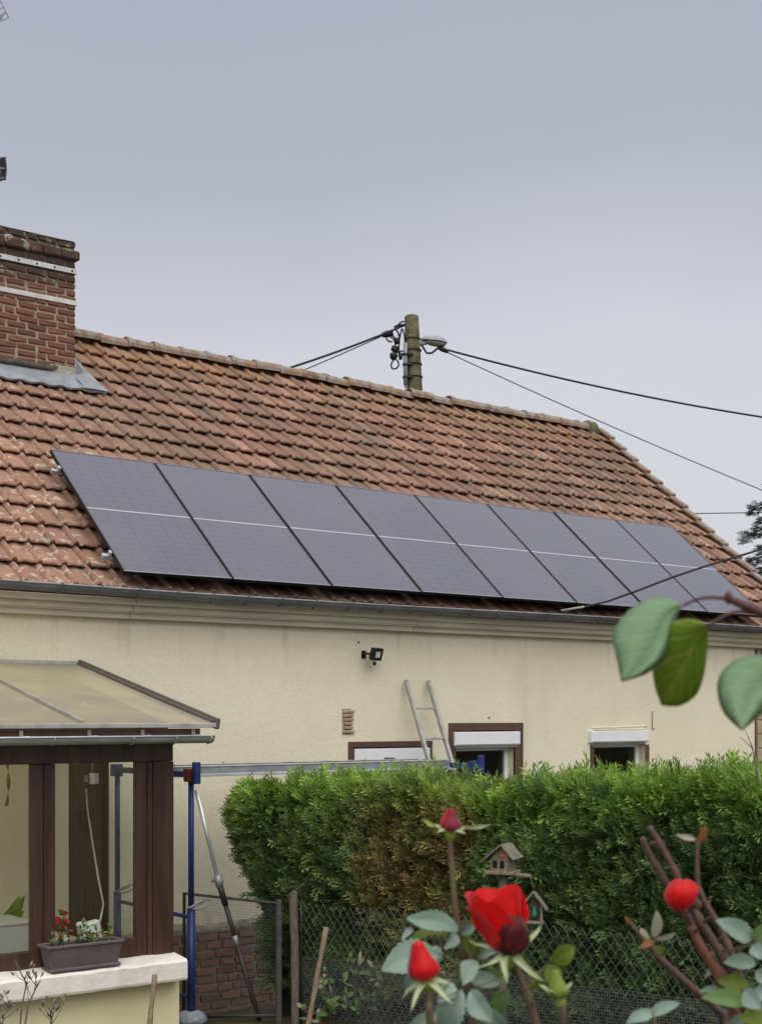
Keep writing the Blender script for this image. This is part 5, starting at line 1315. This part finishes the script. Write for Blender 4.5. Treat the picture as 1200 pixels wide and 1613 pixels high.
MB().cbox((W_ / 2 - .012, -Dp / 2 - .012, .015), (W_ / 2 + .004, -Dp / 2 + .004, H_ - .01), .002, Mb).build('corner_strip', M['bhroof'], bh)
Mb = facing(843, 1452, BD - .14, rad(-10)) @ Matrix.Scale(.84, 4); fo_ = Mb.translation
fd = thing('bird_feeder', 'small hanging wooden bird feeder with pitched roof beside the red rose', 'bird feeder', fo_)
MB().cbox((-.075, -.06, -.012), (.06, .06, .006), .003, Mb).build('tray', M['bhwood'], fd)
MB().cbox((.04, -.05, .006), (.054, .05, .13), .002, Mb).build('side_wall', M['bhwood'], fd)
MB().cbox((-.066, -.05, .006), (-.052, .05, .13), .002, Mb).build('side_wall', M['bhwood'], fd)
MB().cbox((-.052, .038, .006), (.04, .05, .17), .002, Mb).build('back_wall', M['bhwood'], fd)
slab(MB(), (-.115, .095), (-.012, .215), .010, -.075, .065).build('roof_board', M['bhroof'], fd)
slab(MB(), (-.012, .215), (.088, .085), .010, -.075, .065).build('roof_board', M['bhroof'], fd)
MB().lathe([(.022, 0), (.026, .03), (.012, .07), (.012, .085)], 10, Mb @ Matrix.Translation((-.005, -.01, .03))).build('seed_holder', simple('green_plastic', (.03, .22, .12), .4, .3), fd)
MB().tube([Mb @ Vector((-.012, 0, .22)), e1], .0022, 5).build('hanging_wire', M['postwood'], fd)

# ------------------------------------------------------------------ stakes and dry plants
def stake(name, label, a, b, r, mat, cat='stake'):
    a = Vector(a); b = Vector(b); d_ = (b - a).normalized(); g_ = gz(b.x, b.y); ext = b + d_ * max(0, (b.z - g_ + .08) / -d_.z)
    pts = [a.lerp(ext, k / 8) + Vector((.0015 * math.sin(k * 1.7), .0015 * math.cos(k * 2.3), 0)) for k in range(9)]
    tag(MB().tube(pts, [r * (.9 + .15 * math.sin(k * 2.1)) for k in range(9)], 8).build(name, mat), label, cat)
stake('wooden_stake', 'bare wooden stake leaning against the fence right of the grey post', atD(514, 1461, 10.7), atD(486, 1613, 10.6), .024, M['stakewood'])
stake('tool_handle', 'worn wooden tool handle leaning against the low veranda wall', atD(244, 1536, 9.9), atD(236, 1613, 9.8), .021, M['stakewood'], 'handle')
def dry_plant(name, label, stems):
    b0 = stems[0][0]; t_ = thing(name, label, 'plant', (b0.x, b0.y, gz(b0.x, b0.y)))
    for st in stems:
        pts = [Vector((b0.x + random.uniform(-.03, .03), b0.y, gz(b0.x, b0.y) - .03))] + st
        sm_ = MB().tube(pts, [.008] + [.006 - .004 * k / len(st) for k in range(len(st))], 5).build('stem', M['drytwig'], t_)
        for q_ in range(7):
            k = random.uniform(.35, 1); j = min(int(k * (len(st) - 1)), len(st) - 2); p_ = st[j].lerp(st[j + 1], k * (len(st) - 1) - j)
            d2 = (RV * random.uniform(-.7, .9) + UV * random.uniform(.2, 1) + FV * random.uniform(-.4, .4)).normalized()
            MB().tube([p_, p_ + d2 * .05, p_ + d2 * .09 + UV * .02], [.003, .002, .0012], 4).build('twig', M['drytwig'], sm_)
            leaf('leaf', random.choice([M['drytwig'], M['paleleaf'], M['drytwig']]), sm_, p_ + d2 * .08, p_ + d2 * .08 + (d2 + UV * .4).normalized() * .035, .014, nu=2, nv=3)
DP = 8.2
dry_plant('dry_plant', 'dry twiggy plant in the bottom left corner before the low wall', [[atD(30, 1640, DP), atD(34, 1590, DP), atD(42, 1548, DP), atD(36, 1540, DP)], [atD(36, 1640, DP), atD(44, 1585, DP), atD(58, 1555, DP), atD(64, 1546, DP)], [atD(0, 1640, DP), atD(6, 1600, DP), atD(20, 1585, DP)], [atD(10, 1640, DP), atD(-4, 1598, DP), atD(-6, 1580, DP)]])
dry_plant('dry_plant', 'small dry seedling in front of the low veranda wall', [[atD(76, 1640, DP), atD(80, 1612, DP), atD(84, 1596, DP), atD(90, 1592, DP)], [atD(78, 1640, DP), atD(82, 1606, DP), atD(74, 1598, DP)]])
# weeds growing by the fence foot
for wi, (px, lab) in enumerate(((512, 'pale weed growing through the mesh right of the wooden stake'), (600, 'tall thin weed behind the fine mesh left of the roses'), (560, 'broad-leaved weed low behind the fine mesh between stake and roses'))):
    q_ = atD(px, 1613, 10.9); g_ = gz(q_.x, q_.y); wt = thing('weed', lab, 'weed', (q_.x, q_.y, g_))
    for k in range(7):
        b_ = Vector((q_.x + random.uniform(-.06, .06), q_.y + random.uniform(-.06, .06), g_)); tp_ = b_ + Vector((random.uniform(-.12, .12), random.uniform(-.1, .1), random.uniform(.15, .55)))
        sm_ = MB().tube([b_, b_.lerp(tp_, .5) + Vector((.015, 0, 0)), tp_], [.004, .003, .0015], 4).build('stem', M['stem'], wt)
        for q2 in range(5):
            p_ = b_.lerp(tp_, random.uniform(.3, 1)); d2 = Vector((random.uniform(-1, 1), random.uniform(-1, 1), random.uniform(0, 1))).normalized()
            leaf('leaf', random.choice([M['roseleafg'], M['paleleaf'], M['roseleafg']]), sm_, p_, p_ + d2 * random.uniform(.05, .11), random.uniform(.02, .045), nu=2, nv=4, shape='lance')

# ------------------------------------------------------------------ roses in the foreground
def smooth_path(pts, sub=6):
    out = []
    for i in range(len(pts) - 1):
        p0, p1, p2, p3 = pts[max(i - 1, 0)], pts[i], pts[i + 1], pts[min(i + 2, len(pts) - 1)]
        for k in range(sub):
            u = k / sub; out.append(.5 * ((2 * p1) + (p2 - p0) * u + (2 * p0 - 5 * p1 + 4 * p2 - p3) * u * u + (3 * p1 - p0 - 3 * p2 + p3) * u ** 3))
    out.append(pts[-1]); return out
STEMS = {}
def stalk(parent, b):
    q_ = min(STEMS.get(parent.name, [b]), key=lambda p_: (p_ - b).length)
    if .004 < (q_ - b).length < .10: MB().tube([q_, q_.lerp(b, .5) - UV * .004, b], [.0013, .0010, .0008], 5).build('leaf_stalk', M['stem'], parent)
def stem_tube(name, mat, parent, pts, r0, r1, thorns=0, nodes=0):
    long_ = len(pts) > 2 and (pts[-1] - pts[-2]).length > .35
    sp = smooth_path(pts[:-1]) + [pts[-1]] if long_ else smooth_path(pts)
    n_ = len(sp); mb = MB(); STEMS.setdefault(parent.name, []).extend(sp[:-1])
    rs_ = [lerp(r0, r1, k / (n_ - 1)) * (1 + nodes * max(0, math.sin(k * 1.15)) ** 6) for k in range(n_)]
    mb.tube(sp, rs_, 8)
    for k in range(thorns):
        i = random.randrange(1, n_ - 2); d_ = (sp[i + 1] - sp[i]).normalized(); sd_ = Vector((random.uniform(-1, 1), random.uniform(-1, 1), random.uniform(-1, 1))).cross(d_).normalized()
        mb.tube([sp[i] + sd_ * rs_[i] * .7, sp[i] + sd_ * (rs_[i] * 2.9) - d_ * .003], [rs_[i] * .55, .0003], 5)
    return mb.build(name, mat, parent)
def frame(axis):
    z_ = Vector(axis).normalized(); x_ = z_.orthogonal().normalized(); x_ = (RV - z_ * RV.dot(z_)).normalized(); y_ = z_.cross(x_)
    return Matrix((x_, y_, z_)).transposed()
def petal_sheet(name, mat, parent, base, axis, ang, r0, r1, h, wid, curl=.0, ruffle=.08, p=.55, tip=0.0, lean=0.0):
    """one petal: a curved sheet standing round the axis"""
    Fm = frame(axis)
    def fn_(u, v):
        s_ = u * 2 - 1; t_ = v
        r_ = lerp(r0, r1, t_ ** p) + curl * max(0, t_ - .6) ** 2 * 6
        w_ = wid * (.35 + .65 * math.sin(min(1, t_ * 1.15 + .12) * math.pi * .62) ** 1.1)
        t_ = t_ * (1 - .16 * s_ * s_ - .30 * s_ ** 6)
        a_ = ang + s_ * w_
        zz = h * (t_ + tip * t_ ** 3 * (1 - abs(s_))) + ruffle * h * .25 * math.sin(s_ * 4 + ang * 3) * t_ ** 3
        r_ += ruffle * r1 * .35 * math.sin(s_ * 5 + ang * 5) * t_ ** 3
        return Vector(base) + Fm @ Vector((math.cos(a_) * r_ + lean * t_ * t_, math.sin(a_) * r_, zz))
    return MB().grid(fn_, 12, 12).build(name, mat, parent)
def sepals(parent, base, axis, n_, L, w, droop, rot=0.0):
    Fm = frame(axis)
    for k in range(n_):
        a_ = rot + k * 2 * math.pi / n_; d_ = Fm @ Vector((math.cos(a_), math.sin(a_), -droop)); 
        leaf('sepal', M['sepal'], parent, Vector(base) + Fm @ Vector((math.cos(a_) * .004, math.sin(a_) * .004, 0)), Vector(base) + d_.normalized() * L * random.uniform(.85, 1.15), w, fold=.35, curl=.22, shape='sepal', nu=4, nv=8, nrm=(Fm @ Vector((0, 0, 1)) + (CAM - Vector(base)).normalized() * .8).normalized())
def bud(parent, mat, base_px, top_px, D_, wpx, sep=True, droop=.6, sl=.03, matd=None, mat2=None, prof=None):
    mat2 = mat2 or mat
    base = atD(*base_px, D_); top_ = atD(*top_px, D_ - .005); ax_ = top_ - base; h = ax_.length; r = wpx * D_ / FOC / 2
    b_ = empty('bud', base - parent.location, parent=parent)
    Fm = frame(ax_)
    prof = prof or [(.0, .30), (.08, .62), (.22, .95), (.38, 1.0), (.55, .86), (.72, .64), (.86, .50), (.95, .40), (1.0, .12)]
    def core(u, v):
        k = v * (len(prof) - 1); i = min(int(k), len(prof) - 2); t_ = lerp(prof[i][0], prof[i + 1][0], k - i); rr_ = lerp(prof[i][1], prof[i + 1][1], k - i) * r * .92
        a_ = u * 2 * math.pi; return base + Fm @ Vector((math.cos(a_) * rr_, math.sin(a_) * rr_, t_ * h))
    MB().grid(core, 14, 16).build('heart', matd or mat, b_)
    for k in range(5):
        a0 = k * 2.4
        def pw(u, v, a0=a0, k=k):
            kk = v * .93 * (len(prof) - 1); i = min(int(kk), len(prof) - 2); t_ = lerp(prof[i][0], prof[i + 1][0], kk - i); rr_ = lerp(prof[i][1], prof[i + 1][1], kk - i) * r * (1.0 + .10 * k / 4 + .12 * u + .10 * max(0, v - .75))
            a_ = a0 + u * 2.5 + v * .9; edge = .10 * h * (abs(u - .4)) ** 2 * 4 * v
            return base + Fm @ Vector((math.cos(a_) * rr_, math.sin(a_) * rr_, t_ * h * (1 - .12 * (k % 3)) - edge))
        MB().grid(pw, 10, 12).build('petal', (mat, matd or mat, mat2)[k % 3], b_)
    MB().lathe([(.0015, -.016), (.006, -.012), (.0075, -.004), (r * .45, .002)], 10, Matrix.Translation(base) @ Fm.to_4x4()).build('calyx', M['budgreen'] if sep else M['cane'], b_)
    if sep: sepals(b_, base, ax_, 5, sl, .011, droop, .3)
    return b_
RD = 1.8
rb = atD(800, 1700, RD + .05); rb.z = gz(rb.x, rb.y)
rose = thing('rose_bush', 'rose bush with one open red rose and red buds in the foreground', 'rose bush', rb)
def down(px, py, D_, bx=None):  # stem foot in the earth
    return rb + RV * random.uniform(-.05, .05) + FV * random.uniform(-.03, .03)
stem_tube('stem', M['stem'], rose, [atD(804, 1504, RD), atD(822, 1545, RD), atD(838, 1590, RD), atD(850, 1640, RD), down(0, 0, 0)], .0036, .006, 5)
stem_tube('stem', M['stem'], rose, [atD(708, 1312, RD + .1), atD(712, 1370, RD + .1), atD(719, 1450, RD + .1), atD(733, 1520, RD + .1), atD(745, 1613, RD + .1), atD(760, 1750, RD + .08), down(0, 0, 0)], .0034, .0055, 6)
stem_tube('stem', M['stem'], rose, [atD(671, 1548, RD - .1), atD(676, 1575, RD - .1), atD(678, 1613, RD - .1), atD(700, 1750, RD - .05), down(0, 0, 0)], .0035, .006, 3)
stem_tube('stem', M['stem'], rose, [atD(882, 1575, RD - .05), atD(886, 1613, RD - .05), atD(860, 1750, RD), down(0, 0, 0)], .003, .006, 2)
stem_tube('stem', M['stem'], rose, [atD(745, 1480, RD + .1), atD(742, 1540, RD + .08), atD(760, 1620, RD + .06), down(0, 0, 0)], .002, .005, 2)
stem_tube('stem', M['stem'], rose, [atD(1026, 1596, RD - .1), atD(1030, 1630, RD - .1), atD(1010, 1760, RD - .06), rb + RV * .12], .0018, .004, 1)
# open rose: bright upright petals behind, dark cupped ones in front
bb = atD(800, 1503, RD)
bl = empty('bloom', bb - rose.location, parent=rose)
axb = (UV * 1.0 - RV * .12 + FV * .10).normalized()
h_ = .082
for ang, r1, hh, w_, lean_, curl_, ruf in ((1.9, .026, .98, 1.3, -.010, .001, .05), (.35, .026, .93, 1.15, .000, .001, .05), (3.2, .027, .95, 1.25, -.010, .002, .05), (4.9, .024, .84, 1.2, -.004, .0, .04),
        (2.55, .033, .94, 1.05, -.010, .003, .07), (.95, .033, .97, .95, -.006, .003, .06), (3.4, .034, .76, 1.0, -.010, .005, .06), (4.2, .033, .80, .95, -.014, .003, .05)):
    petal_sheet('petal', M['petal'], bl, bb + axb * .003, axb, ang, .008, r1, h_ * hh * 1.04, w_, curl=curl_, ruffle=ruf, p=.42, lean=lean_)
for ang, r1, hh, w_ in ((4.75, .027, .54, .95), (5.7, .027, .52, .85), (5.15, .0295, .50, .8), (4.2, .026, .46, .6)):
    petal_sheet('petal', M['petaldark'], bl, bb + FV * -.006 + RV * .005, axb, ang, .008, r1, h_ * hh * 1.15, w_, curl=-.010, ruffle=.12, p=.42)
MB().lathe([(.002, -.020), (.007, -.015), (.0085, -.006), (.010, .004)], 12, Matrix.Translation(bb) @ frame(axb).to_4x4()).build('calyx', M['budgreen'], bl)
for tx, ty, w_, dd in ((746, 1528, .011, -.03), (798, 1550, .017, -.035), (860, 1550, .016, -.03), (856, 1456, .014, .01), (735, 1482, .009, .03)):
    leaf('sepal', M['sepal'], bl, atD(802 + (6 if tx > 802 else -6), 1502, RD - .006), atD(tx, ty, RD + dd), w_, fold=.55, curl=random.uniform(.2, .4), roll=random.uniform(-.5, .5), shape='sepal', nu=4, nv=10)
bud(rose, M['petalpink'], (709, 1310), (711, 1273), RD + .1, 29, True, -.15, .03, M['petalrose'], M['petal'])
bud(rose, M['petalpink'], (671, 1545), (657, 1483), RD - .1, 44, True, .55, .045, M['petal'], M['petalrose'])
bud(rose, M['budgreen'], (882, 1574), (874, 1528), RD - .05, 27, True, -.9, .03, M['budgreen'])
for bx_, tx_, w_, m_, d_, rl in (((690, 1305), (662, 1290), 7, 'budgreen', .1, 0), ((720, 1302), (778, 1300), 8, 'sepal', .1, .5),
    ((724, 1464), (640, 1446), 40, 'roseleaf', .08, .5), ((720, 1470), (700, 1495), 22, 'roseleaf', .06, -.3), ((706, 1472), (640, 1482), 24, 'roseleafy', .10, .9), ((650, 1462), (632, 1482), 12, 'roseleaf', .08, .2),
    ((690, 1502), (600, 1528), 62, 'roseleaf', .02, .35), ((660, 1530), (640, 1565), 30, 'roseleaf', .03, .2), ((690, 1520), (684, 1490), 30, 'roseleaf', .04, -.3),
    ((724, 1478), (770, 1502), 30, 'roseleafy', .10, .6), ((722, 1470), (750, 1458), 20, 'roseleaf', .10, .3), ((748, 1512), (730, 1552), 32, 'roseleaf', .02, .2), ((745, 1520), (722, 1545), 20, 'roseleafg', .05, .5),
    ((748, 1500), (782, 1500), 24, 'roseleaf', .1, .2), ((770, 1540), (805, 1535), 26, 'roseleafg', .08, .3), ((740, 1560), (775, 1612), 40, 'roseleaf', -.02, .4), ((735, 1540), (790, 1550), 30, 'roseleaf', .06, -.3),
    ((725, 1560), (694, 1628), 52, 'roseleaf', -.04, .3), ((712, 1545), (690, 1580), 30, 'roseleaf', -.03, -.2), ((690, 1600), (640, 1625), 30, 'roseleaf', -.05, .2), ((770, 1590), (800, 1640), 40, 'roseleaf', .05, .2),
    ((868, 1515), (906, 1492), 36, 'roseleafy', .05, .4), ((862, 1520), (882, 1556), 34, 'roseleafy', .06, -.3), ((850, 1530), (838, 1560), 26, 'roseleafy', .07, .3), ((744, 1450), (740, 1478), 10, 'roseleafg', .1, .2),
    ((1030, 1592), (985, 1613), 22, 'roseleaf', -.1, .3), ((1020, 1600), (1072, 1580), 20, 'roseleaf', -.1, -.3), ((800, 1560), (780, 1600), 34, 'roseleafg', .08, .4)):
    stalk(rose, atD(*bx_, RD + d_))
    leaf('leaf', M[m_], rose, atD(*bx_, RD + d_), atD(*tx_, RD + d_ + random.uniform(-.03, .02)), w_ * RD / FOC, fold=.34, curl=.24, roll=rl, nu=8, nv=18, serr=.06, shape='lance' if m_ in ('sepal', 'budgreen') else 'oval')

# second rose bush at the right: cut canes, a bud, leaves
rb2 = atD(1210, 1700, RD); rb2.z = gz(rb2.x, rb2.y)
rose2 = thing('rose_bush', 'rose bush of thick cut brown canes with one red bud at the lower right', 'rose bush', rb2)
def foot2(): return rb2 + RV * random.uniform(-.04, .04) + FV * random.uniform(-.03, .03)
stem_tube('cane', M['cane'], rose2, [atD(1022, 1303, RD), atD(1036, 1325, RD), atD(1062, 1372, RD), atD(1080, 1415, RD), atD(1104, 1455, RD), atD(1148, 1525, RD), atD(1185, 1620, RD), foot2()], .0038, .0065, 9, .35)
stem_tube('cane', M['cane'], rose2, [atD(1011, 1320, RD + .02), atD(1030, 1360, RD + .02), atD(1058, 1405, RD + .02), atD(1082, 1445, RD + .02), atD(1108, 1500, RD + .02), atD(1140, 1545, RD + .02), atD(1180, 1640, RD + .02), foot2()], .0034, .0065, 8, .3)
stem_tube('cane', M['cane2'], rose2, [atD(1088, 1460, RD - .01), atD(1104, 1492, RD - .01), atD(1128, 1532, RD - .01), atD(1165, 1610, RD - .01), foot2()], .0052, .007, 2, .1)
stem_tube('cane', M['cane'], rose2, [atD(1099, 1326, RD + .05), atD(1098, 1370, RD + .05), atD(1102, 1405, RD + .05), atD(1126, 1450, RD + .05), atD(1150, 1500, RD + .05), atD(1195, 1620, RD + .03), foot2()], .0022, .006, 3, .3)
stem_tube('cane', M['cane'], rose2, [atD(990, 1452, RD + .1), atD(1022, 1490, RD + .1), atD(1060, 1530, RD + .1), atD(1140, 1600, RD + .1), foot2()], .0022, .006, 2, .2)
stem_tube('cane', M['stem'], rose2, [atD(1098, 1440, RD + .06), atD(1116, 1472, RD + .06), atD(1150, 1540, RD + .05), foot2()], .002, .004, 1)
bud(rose2, M['petal'], (1088, 1419), (1054, 1397), RD - .02, 46, False, 0, .03, M['petal'], M['petalpink'], [(.0, .45), (.06, .72), (.18, .95), (.38, 1.0), (.6, .98), (.78, .92), (.9, .78), (.97, .5), (1.0, .02)])
stem_tube('bud_stalk', M['cane'], rose2, [atD(1085, 1422, RD - .02), atD(1092, 1440, RD - .01), atD(1104, 1460, RD)], .003, .004)
for bx_, tx_, w_, m_, d_, rl in (((1100, 1328), (1110, 1300), 18, 'dryleaf', .05, .7), ((1097, 1324), (1064, 1315), 10, 'paleleaf', .05, .2), ((1030, 1478), (1034, 1434), 22, 'paleleaf', .1, .5), ((1034, 1480), (1066, 1470), 13, 'paleleaf', .1, .7), ((1022, 1484), (1008, 1462), 12, 'paleleaf', .1, .1),
    ((1028, 1482), (1008, 1494), 14, 'dryleaf', .1, .2), ((1034, 1490), (1040, 1508), 22, 'roseleafy', .1, .2), ((994, 1455), (984, 1444), 9, 'dryleaf', .1, .1),
    ((1188, 1480), (1128, 1450), 34, 'roseleaf', -.04, .3), ((1190, 1485), (1215, 1450), 36, 'roseleafg', -.05, .2), ((1186, 1488), (1200, 1512), 24, 'roseleaf', -.05, .2), ((1192, 1518), (1138, 1516), 28, 'roseleaf', -.03, .4), ((1190, 1530), (1215, 1545), 26, 'roseleaf', -.04, .1),
    ((1182, 1550), (1130, 1546), 30, 'roseleafy', -.02, .5), ((1186, 1560), (1220, 1570), 30, 'roseleaf', -.03, -.3), ((1150, 1558), (1100, 1562), 14, 'roseleaf', 0, .3), ((1184, 1578), (1104, 1572), 30, 'roseleafg', -.05, .2), ((1172, 1560), (1200, 1590), 30, 'roseleaf', -.06, .2),
    ((1210, 1600), (1164, 1606), 34, 'roseleafy', -.06, .4), ((1175, 1600), (1145, 1620), 20, 'roseleaf', -.05, .2), ((1160, 1570), (1188, 1566), 14, 'roseleafy', .0, .2), ((1130, 1520), (1110, 1540), 12, 'paleleaf', .03, .2)):
    stalk(rose2, atD(*bx_, RD + d_))
    leaf('leaf', M[m_], rose2, atD(*bx_, RD + d_), atD(*tx_, RD + d_ + random.uniform(-.03, .02)), w_ * RD / FOC, fold=.25, curl=.15, roll=rl, nu=6, nv=14, serr=.04)

# branch with broad leaves reaching in from the right, rooted outside the frame
LD = 1.35
lb = atD(1480, 1300, LD + .1); lb.z = gz(lb.x, lb.y)
lf = thing('leafy_branch', 'reddish twig with three broad green leaves hanging before the gutter', 'branch', lb)
stem_tube('twig', M['twig'], lf, [lb, lb.lerp(atD(1460, 1400, LD + .1), .5), atD(1460, 1400, LD + .1), atD(1400, 1130, LD + .05), atD(1300, 1010, LD), atD(1215, 972, LD), atD(1168, 952, LD), atD(1147, 943, LD)], .012, .0032, 0, .15)
stem_tube('leaf_stalk', M['twig'], lf, [atD(1150, 944, LD), atD(1122, 941, LD), atD(1098, 944, LD), atD(1076, 954, LD)], .0021, .0014)
stem_tube('leaf_stalk', M['twig'], lf, [atD(1188, 966, LD), atD(1160, 964, LD), atD(1138, 972, LD), atD(1114, 988, LD)], .0022, .0015)
MB().lathe([(.001, -.006), (.0042, -.002), (.0038, .003), (.001, .007)], 8, Matrix.Translation(atD(1147, 942, LD))).build('leaf_bud', M['twig'], lf)
stem_tube('leaf_stalk', M['twig'], lf, [atD(1300, 1012, LD), atD(1270, 1030, LD), atD(1240, 1048, LD)], .0022, .0015)
pxm = LD / FOC
def outline_leaf(name, mat, parent, mid, left, right, D_, bulge=.006, dz=0.0, nu=10, curve=.020):
    """blade through a midrib, a left and a right margin (survey points), pillowed between the veins"""
    n_ = 18
    def samp(pl, t_):
        k = t_ * (len(pl) - 1); i = min(int(k), len(pl) - 2); u = k - i
        p0, p1, p2, p3 = pl[max(i - 1, 0)], pl[i], pl[i + 1], pl[min(i + 2, len(pl) - 1)]
        f_ = lambda a0, a1, a2, a3: .5 * (2 * a1 + (a2 - a0) * u + (2 * a0 - 5 * a1 + 4 * a2 - a3) * u * u + (3 * a1 - a0 - 3 * a2 + a3) * u ** 3)
        return f_(p0[0], p1[0], p2[0], p3[0]), f_(p0[1], p1[1], p2[1], p3[1])
    vs = []; uvs = []
    for j in range(n_ + 1):
        t_ = j / n_; m_ = samp(mid, t_); l_ = samp(left, t_); r_ = samp(right, t_)
        for i in range(nu + 1):
            s_ = i / nu * 2 - 1; e_ = l_ if s_ < 0 else r_; a_ = abs(s_)
            x_ = lerp(m_[0], e_[0], a_); y_ = lerp(m_[1], e_[1], a_)
            dep = D_ + dz * (t_ - .5) * .06 + a_ * a_ * curve * (1 if s_ < 0 else 1.2) - bulge * math.sin(a_ * math.pi) - .003 * math.sin((t_ * 5.2 - a_ ** .8 * 2.1) * 2 * math.pi) * min(1, a_ * 3) * (1 - a_)
            vs.append(atD(x_, y_, dep)); uvs.append((s_, t_))
    fs = [(j * (nu + 1) + i, j * (nu + 1) + i + 1, (j + 1) * (nu + 1) + i + 1, (j + 1) * (nu + 1) + i) for j in range(n_) for i in range(nu)]
    o = MB().add(vs, fs, True).build(name, mat, parent); ul = o.data.uv_layers.new(name='UVMap')
    for l_ in o.data.loops: ul.data[l_.index].uv = uvs[l_.vertex_index]
    md = o.modifiers.new('blade', 'SOLIDIFY'); md.thickness = .0004
    return o
outline_leaf('leaf', M['bigleaf'], lf, [(1072, 954), (1050, 975), (1044, 1005), (1030, 1035), (1008, 1056), (979, 1074)], [(1068, 950), (1040, 939), (995, 958), (966, 996), (970, 1030), (979, 1074)], [(1074, 956), (1066, 972), (1056, 1005), (1046, 1035), (1020, 1060), (979, 1074)], LD, dz=-1)
outline_leaf('leaf', M['bigleafback'], lf, [(1113, 989), (1096, 1005), (1082, 1040), (1066, 1068), (1052, 1092), (1042, 1111)], [(1106, 980), (1078, 975), (1050, 990), (1030, 1040), (1030, 1075), (1042, 1111)], [(1114, 992), (1114, 1020), (1108, 1065), (1096, 1095), (1070, 1112), (1042, 1111)], LD + .02, dz=1, curve=.004, bulge=.003)
outline_leaf('leaf', M['bigleaf'], lf, [(1236, 1048), (1215, 1062), (1200, 1085), (1184, 1110), (1176, 1130), (1168, 1151)], [(1230, 1036), (1185, 1032), (1150, 1045), (1130, 1075), (1138, 1120), (1168, 1151)], [(1240, 1052), (1238, 1075), (1222, 1100), (1204, 1120), (1186, 1136), (1168, 1151)], LD - .03, dz=-1)
# bare twigs sticking out of the hedge at the right
hb = atD(1192, 1215, 9.4)
tw = thing('bare_twig', 'thin bare twig sticking up out of the hedge at the right edge', 'twig', (hb.x, hb.y, hb.z))
MB().tube([hb - UV * .25, hb, atD(1184, 1175, 9.4), atD(1172, 1148, 9.4)], [.006, .005, .004, .002], 5).build('twig', M['drytwig'], tw)
MB().tube([atD(1186, 1180, 9.4), atD(1178, 1172, 9.4), atD(1166, 1162, 9.4)], [.004, .003, .002], 5).build('side_twig', M['drytwig'], tw)
